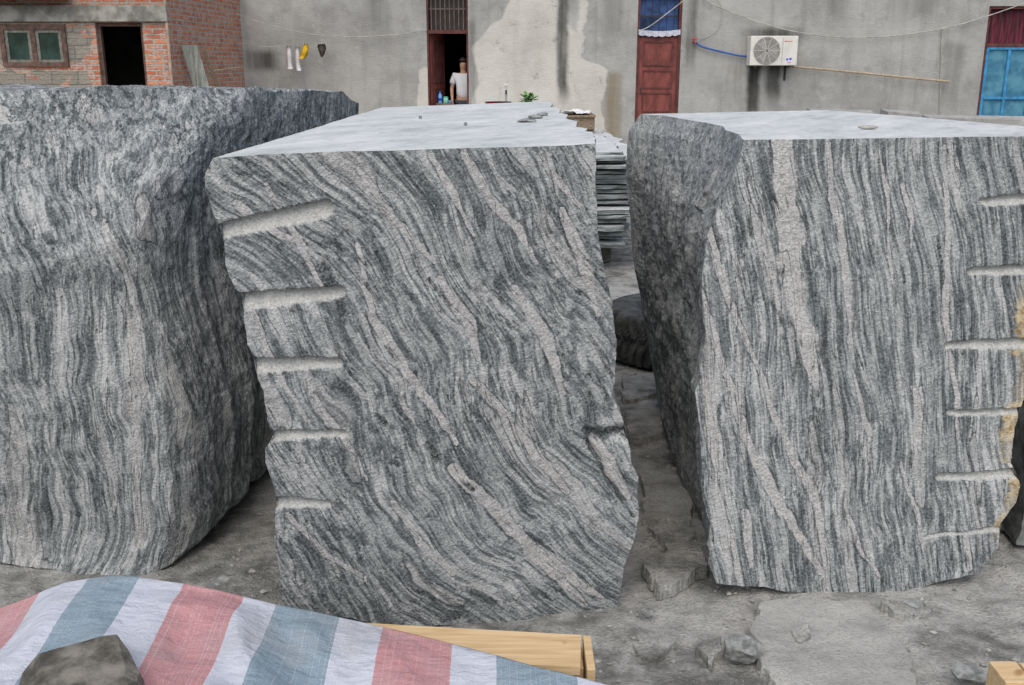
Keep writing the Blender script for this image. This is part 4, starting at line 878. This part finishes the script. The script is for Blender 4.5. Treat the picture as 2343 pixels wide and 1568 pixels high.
# ---------------------------------------------------------------- brick shed
SY = 15.8
def brickmat(name, side, mixgrey):
    g = G(name, .9, .15); p = g.pos(); X, Y, Z = g.sep(p)
    v = g.comb(Y if side else X, Z, 0.0)
    jit = g.vm('MULTIPLY', g.vm('SUBTRACT', g.noise(p, 8, 3).outputs[1], (.5, .5, .5)), (.035, .035, 0))
    v2 = g.vm('ADD', v, jit)
    bt = g.n('TexBrick', {'Vector': v2, 'Color1': (.50, .15, .075, 1), 'Color2': (.68, .29, .16, 1), 'Mortar': (.43, .40, .36, 1), 'Scale': 1.0, 'Mortar Size': .015, 'Mortar Smooth': .25, 'Bias': -.1, 'Brick Width': .24, 'Row Height': .075})
    c = bt.outputs[0]
    nn6 = g.noise(p, 6, 5, .7); n = nn6.outputs[0]; nc6 = g.sep(nn6.outputs[1]); n2 = g.noise(p, 30, 3, .7).outputs[0]
    c = g.mix(g.ss(n, .48, .60, 0, .75), c, (.48, .42, .37)); c = g.mix(g.ss(n2, .35, .6, .4, 0), c, (.18, .08, .055)); c = g.mix(g.ss(nc6[1], .55, .66, 0, .6), c, (.16, .13, .11))
    hgt = bt.outputs[1]
    if mixgrey:
        b2 = g.n('TexBrick', {'Vector': v2, 'Color1': (.27, .25, .21, 1), 'Color2': (.34, .32, .27, 1), 'Mortar': (.19, .18, .16, 1), 'Scale': 1.0, 'Mortar Size': .012, 'Mortar Smooth': .3, 'Brick Width': .4, 'Row Height': .19})
        gc = g.mix(g.ss(n2, .35, .65, .45, 0), b2.outputs[0], (.15, .14, .12))
        e = g.ma('ADD', X, g.ma('MULTIPLY', g.ma('SUBTRACT', g.noise(p, 3.0, 3).outputs[0], .5), .7))
        xr = wx(210, 120, SY)+.02
        left = g.ss(e, xr-.02, xr+.02, 1, 0)
        zr = g.ma('ADD', Z, g.ma('MULTIPLY', g.ma('SUBTRACT', g.noise(p, 4.0, 3).outputs[0], .5), .2))
        redz = g.ma('MAXIMUM', g.ma('MULTIPLY', g.ss(zr, 1.70, 1.73), g.ss(zr, 1.80, 1.84, 1, 0)), g.ss(zr, 2.33, 2.37))
        nn = g.ss(g.noise(p, 2.6, 2).outputs[0], .58, .62)
        fac = g.ma('MULTIPLY', left, g.ma('SUBTRACT', 1.0, g.ma('MAXIMUM', redz, nn), clamp=True))
        c = g.mix(fac, c, gc)
    g.col(c); g.bump(g.ma('ADD', g.ma('MULTIPLY', hgt, -1.5), n2), .012); return g.m
M_bf = brickmat('brick_and_block_front', False, True); M_bs = brickmat('weathered_red_brick', True, False)
sh = empty('brick_shed', (-7, SY, 0), 'red brick shed with dark doorway and green window at the left', 'shed')
XR = wx(390, 100, SY); ztop = 3.1
w0 = (wx(8, 105, SY), wx(150, 105, SY), wz(148, SY), wz(60, SY)); d0 = (wx(224, 120, SY), wx(331, 120, SY), .1, wz(52, SY))
wall('front_wall', -10.5, XR, 0, ztop, SY, [w0, d0], .22, M_bf, sh)
V = [(XR, SY, 0), (XR, WY-.001, 0), (XR, WY-.001, ztop), (XR, SY, ztop)]
mesh('side_wall', V, [[0, 1, 2, 3]], M_bs, sh)
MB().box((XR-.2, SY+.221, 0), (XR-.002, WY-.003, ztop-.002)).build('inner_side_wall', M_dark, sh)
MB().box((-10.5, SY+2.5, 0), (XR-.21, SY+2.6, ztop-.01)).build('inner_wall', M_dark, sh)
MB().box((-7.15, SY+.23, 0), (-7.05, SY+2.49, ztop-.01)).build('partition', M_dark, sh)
MB().box((-10.5, SY-.07, wz(50, SY)), (wx(384, 30, SY), SY-.002, wz(12, SY)), .008).build('lintel_beam', M_conc, sh)
V = []; n = 160
for j in range(2):
    for i in range(n): V.append((-10.6+4.05*i/(n-1), SY-.45+j*4.6, wz(14, SY)+.10+j*.9+.028*math.sin(i*.9)))
mesh('roof', V+[(x, y, z_-.012) for x, y, z_ in V], np.concatenate([gridf(n, 2, 0), gridf(n, 2, 2*n, True)]), simple('old_corrugated_roof', (.10, .095, .085), .9, .4, 6), sh)
MB().box((-10.5, SY-.3, ztop+.002), (XR+.02, WY-.01, ztop+.12)).build('roof_slab', M_conc, sh)
MB().tube([(XR-.02, SY-.03, 0), (XR-.02, SY-.03, ztop)], .022, 8).build('drain_pipe', simple('clay_pipe', (.38, .29, .22), .8), sh)
M_wf = simple('faded_brown_frame', (.12, .075, .06), .8, .4, 14); M_gp = simple('dull_green_pane', (.025, .05, .042), .15, .5, 3)
A, B, C_, D_ = w0; mx = (A+B)/2; yw = SY-.015
wn_ = MB().box((A-.03, yw-.02, D_-.05), (B+.03, yw+.04, D_+.03)).box((A-.03, yw-.02, C_-.03), (B+.03, yw+.04, C_+.03)).box((A-.03, yw-.02, C_+.031), (A+.04, yw+.04, D_-.051)).box((B-.04, yw-.02, C_+.031), (B+.03, yw+.04, D_-.051)).box((mx-.035, yw-.02, C_+.031), (mx+.035, yw+.04, D_-.051)).build('window', M_wf, sh)
M_sash = simple('grey_sash', (.19, .185, .16), .8, .4, 14)
for (l, r) in ((A+.042, mx-.037), (mx+.037, B-.042)):
    z0_, z1_ = C_+.033, D_-.053
    MB().box((l, yw, z0_), (l+.045, yw+.03, z1_)).box((r-.045, yw, z0_), (r, yw+.03, z1_)).box((l+.046, yw, z0_), (r-.046, yw+.03, z0_+.04)).box((l+.046, yw, z1_-.04), (r-.046, yw+.03, z1_)).build('sash', M_sash, wn_)
    MB().box((l+.046, yw+.012, z0_+.041), (r-.046, yw+.016, z1_-.041)).build('pane', M_gp, wn_)
frame(d0, SY+.06, .05, M_wf, sh)
def lean(u0, u1, v0, v1, ytop, dxb, dyb, m, name, lab, cat, corr=False):
    T0, T1 = PY(u0, v0, ytop), PY(u1, v1, ytop); n = 40 if corr else 4; V = []
    for j in range(2):
        for i in range(n):
            p = T0+(T1-T0)*i/(n-1); o_ = .012*math.sin(i*1.6) if corr else 0
            if j == 0: p = p+a([dxb, dyb, -p[2]])
            V.append(p+a([0, o_, 0]))
    V2 = V+[q+a([0, .02, 0]) for q in V]; N2 = 2*n
    F = [list(f) for f in gridf(n, 2, 0)]+[list(f) for f in gridf(n, 2, N2, True)]
    F += [[0, n, N2+n, N2], [n-1, N2+n-1, N2+2*n-1, 2*n-1]]+[[n+i, n+i+1, N2+n+i+1, N2+n+i] for i in range(n-1)]
    return tag(mesh(name, V2, F, m), lab, cat)
lean(414, 450, 104, 103, 16.25, .55, -.25, simple('old_grey_sheet', (.30, .32, .29), .8, .35, 6, stretch=(6, 1, .5)), 'corrugated_sheet', 'grey corrugated sheet leaning against the brick shed side', 'roofing sheet', True)
lean(457, 466, 106, 107, 17.1, .75, -.3, M_oldw, 'plank', 'narrow brown plank leaning beside the corrugated sheet', 'plank', False)
wire('stick', [(478,165,17.0),(520,158,17.8),(556,154,18.6)], .012, M_bam, 'thin stick fixed across the brick side wall of the shed', 'stick')

# ---------------------------------------------------------------- light
w = D.worlds.new('World'); SC.world = w; w.use_nodes = True; nt = w.node_tree
bg = nt.nodes['Background']; sky = nt.nodes.new('ShaderNodeTexSky'); sky.sky_type = 'NISHITA'; sky.sun_disc = False
EL, AZ = math.radians(54), math.radians(190)
sky.sun_elevation = EL; sky.sun_rotation = AZ; sky.air_density = 1.0; sky.dust_density = 4.0; sky.ozone_density = 1.0
nt.links.new(sky.outputs[0], bg.inputs[0]); bg.inputs[1].default_value = 0.15
sl_ = D.lights.new('sun', 'SUN'); sl_.energy = 2.0; sl_.angle = math.radians(95); sl_.color = (1, .985, .95)
so = D.objects.new('sun', sl_); COL.objects.link(so)
dv = Vector((math.sin(AZ)*math.cos(EL), math.cos(AZ)*math.cos(EL), math.sin(EL)))
so.rotation_euler = dv.to_track_quat('Z', 'Y').to_euler()
SC.view_settings.view_transform = 'Standard'; SC.view_settings.look = 'None'; SC.view_settings.exposure = 0
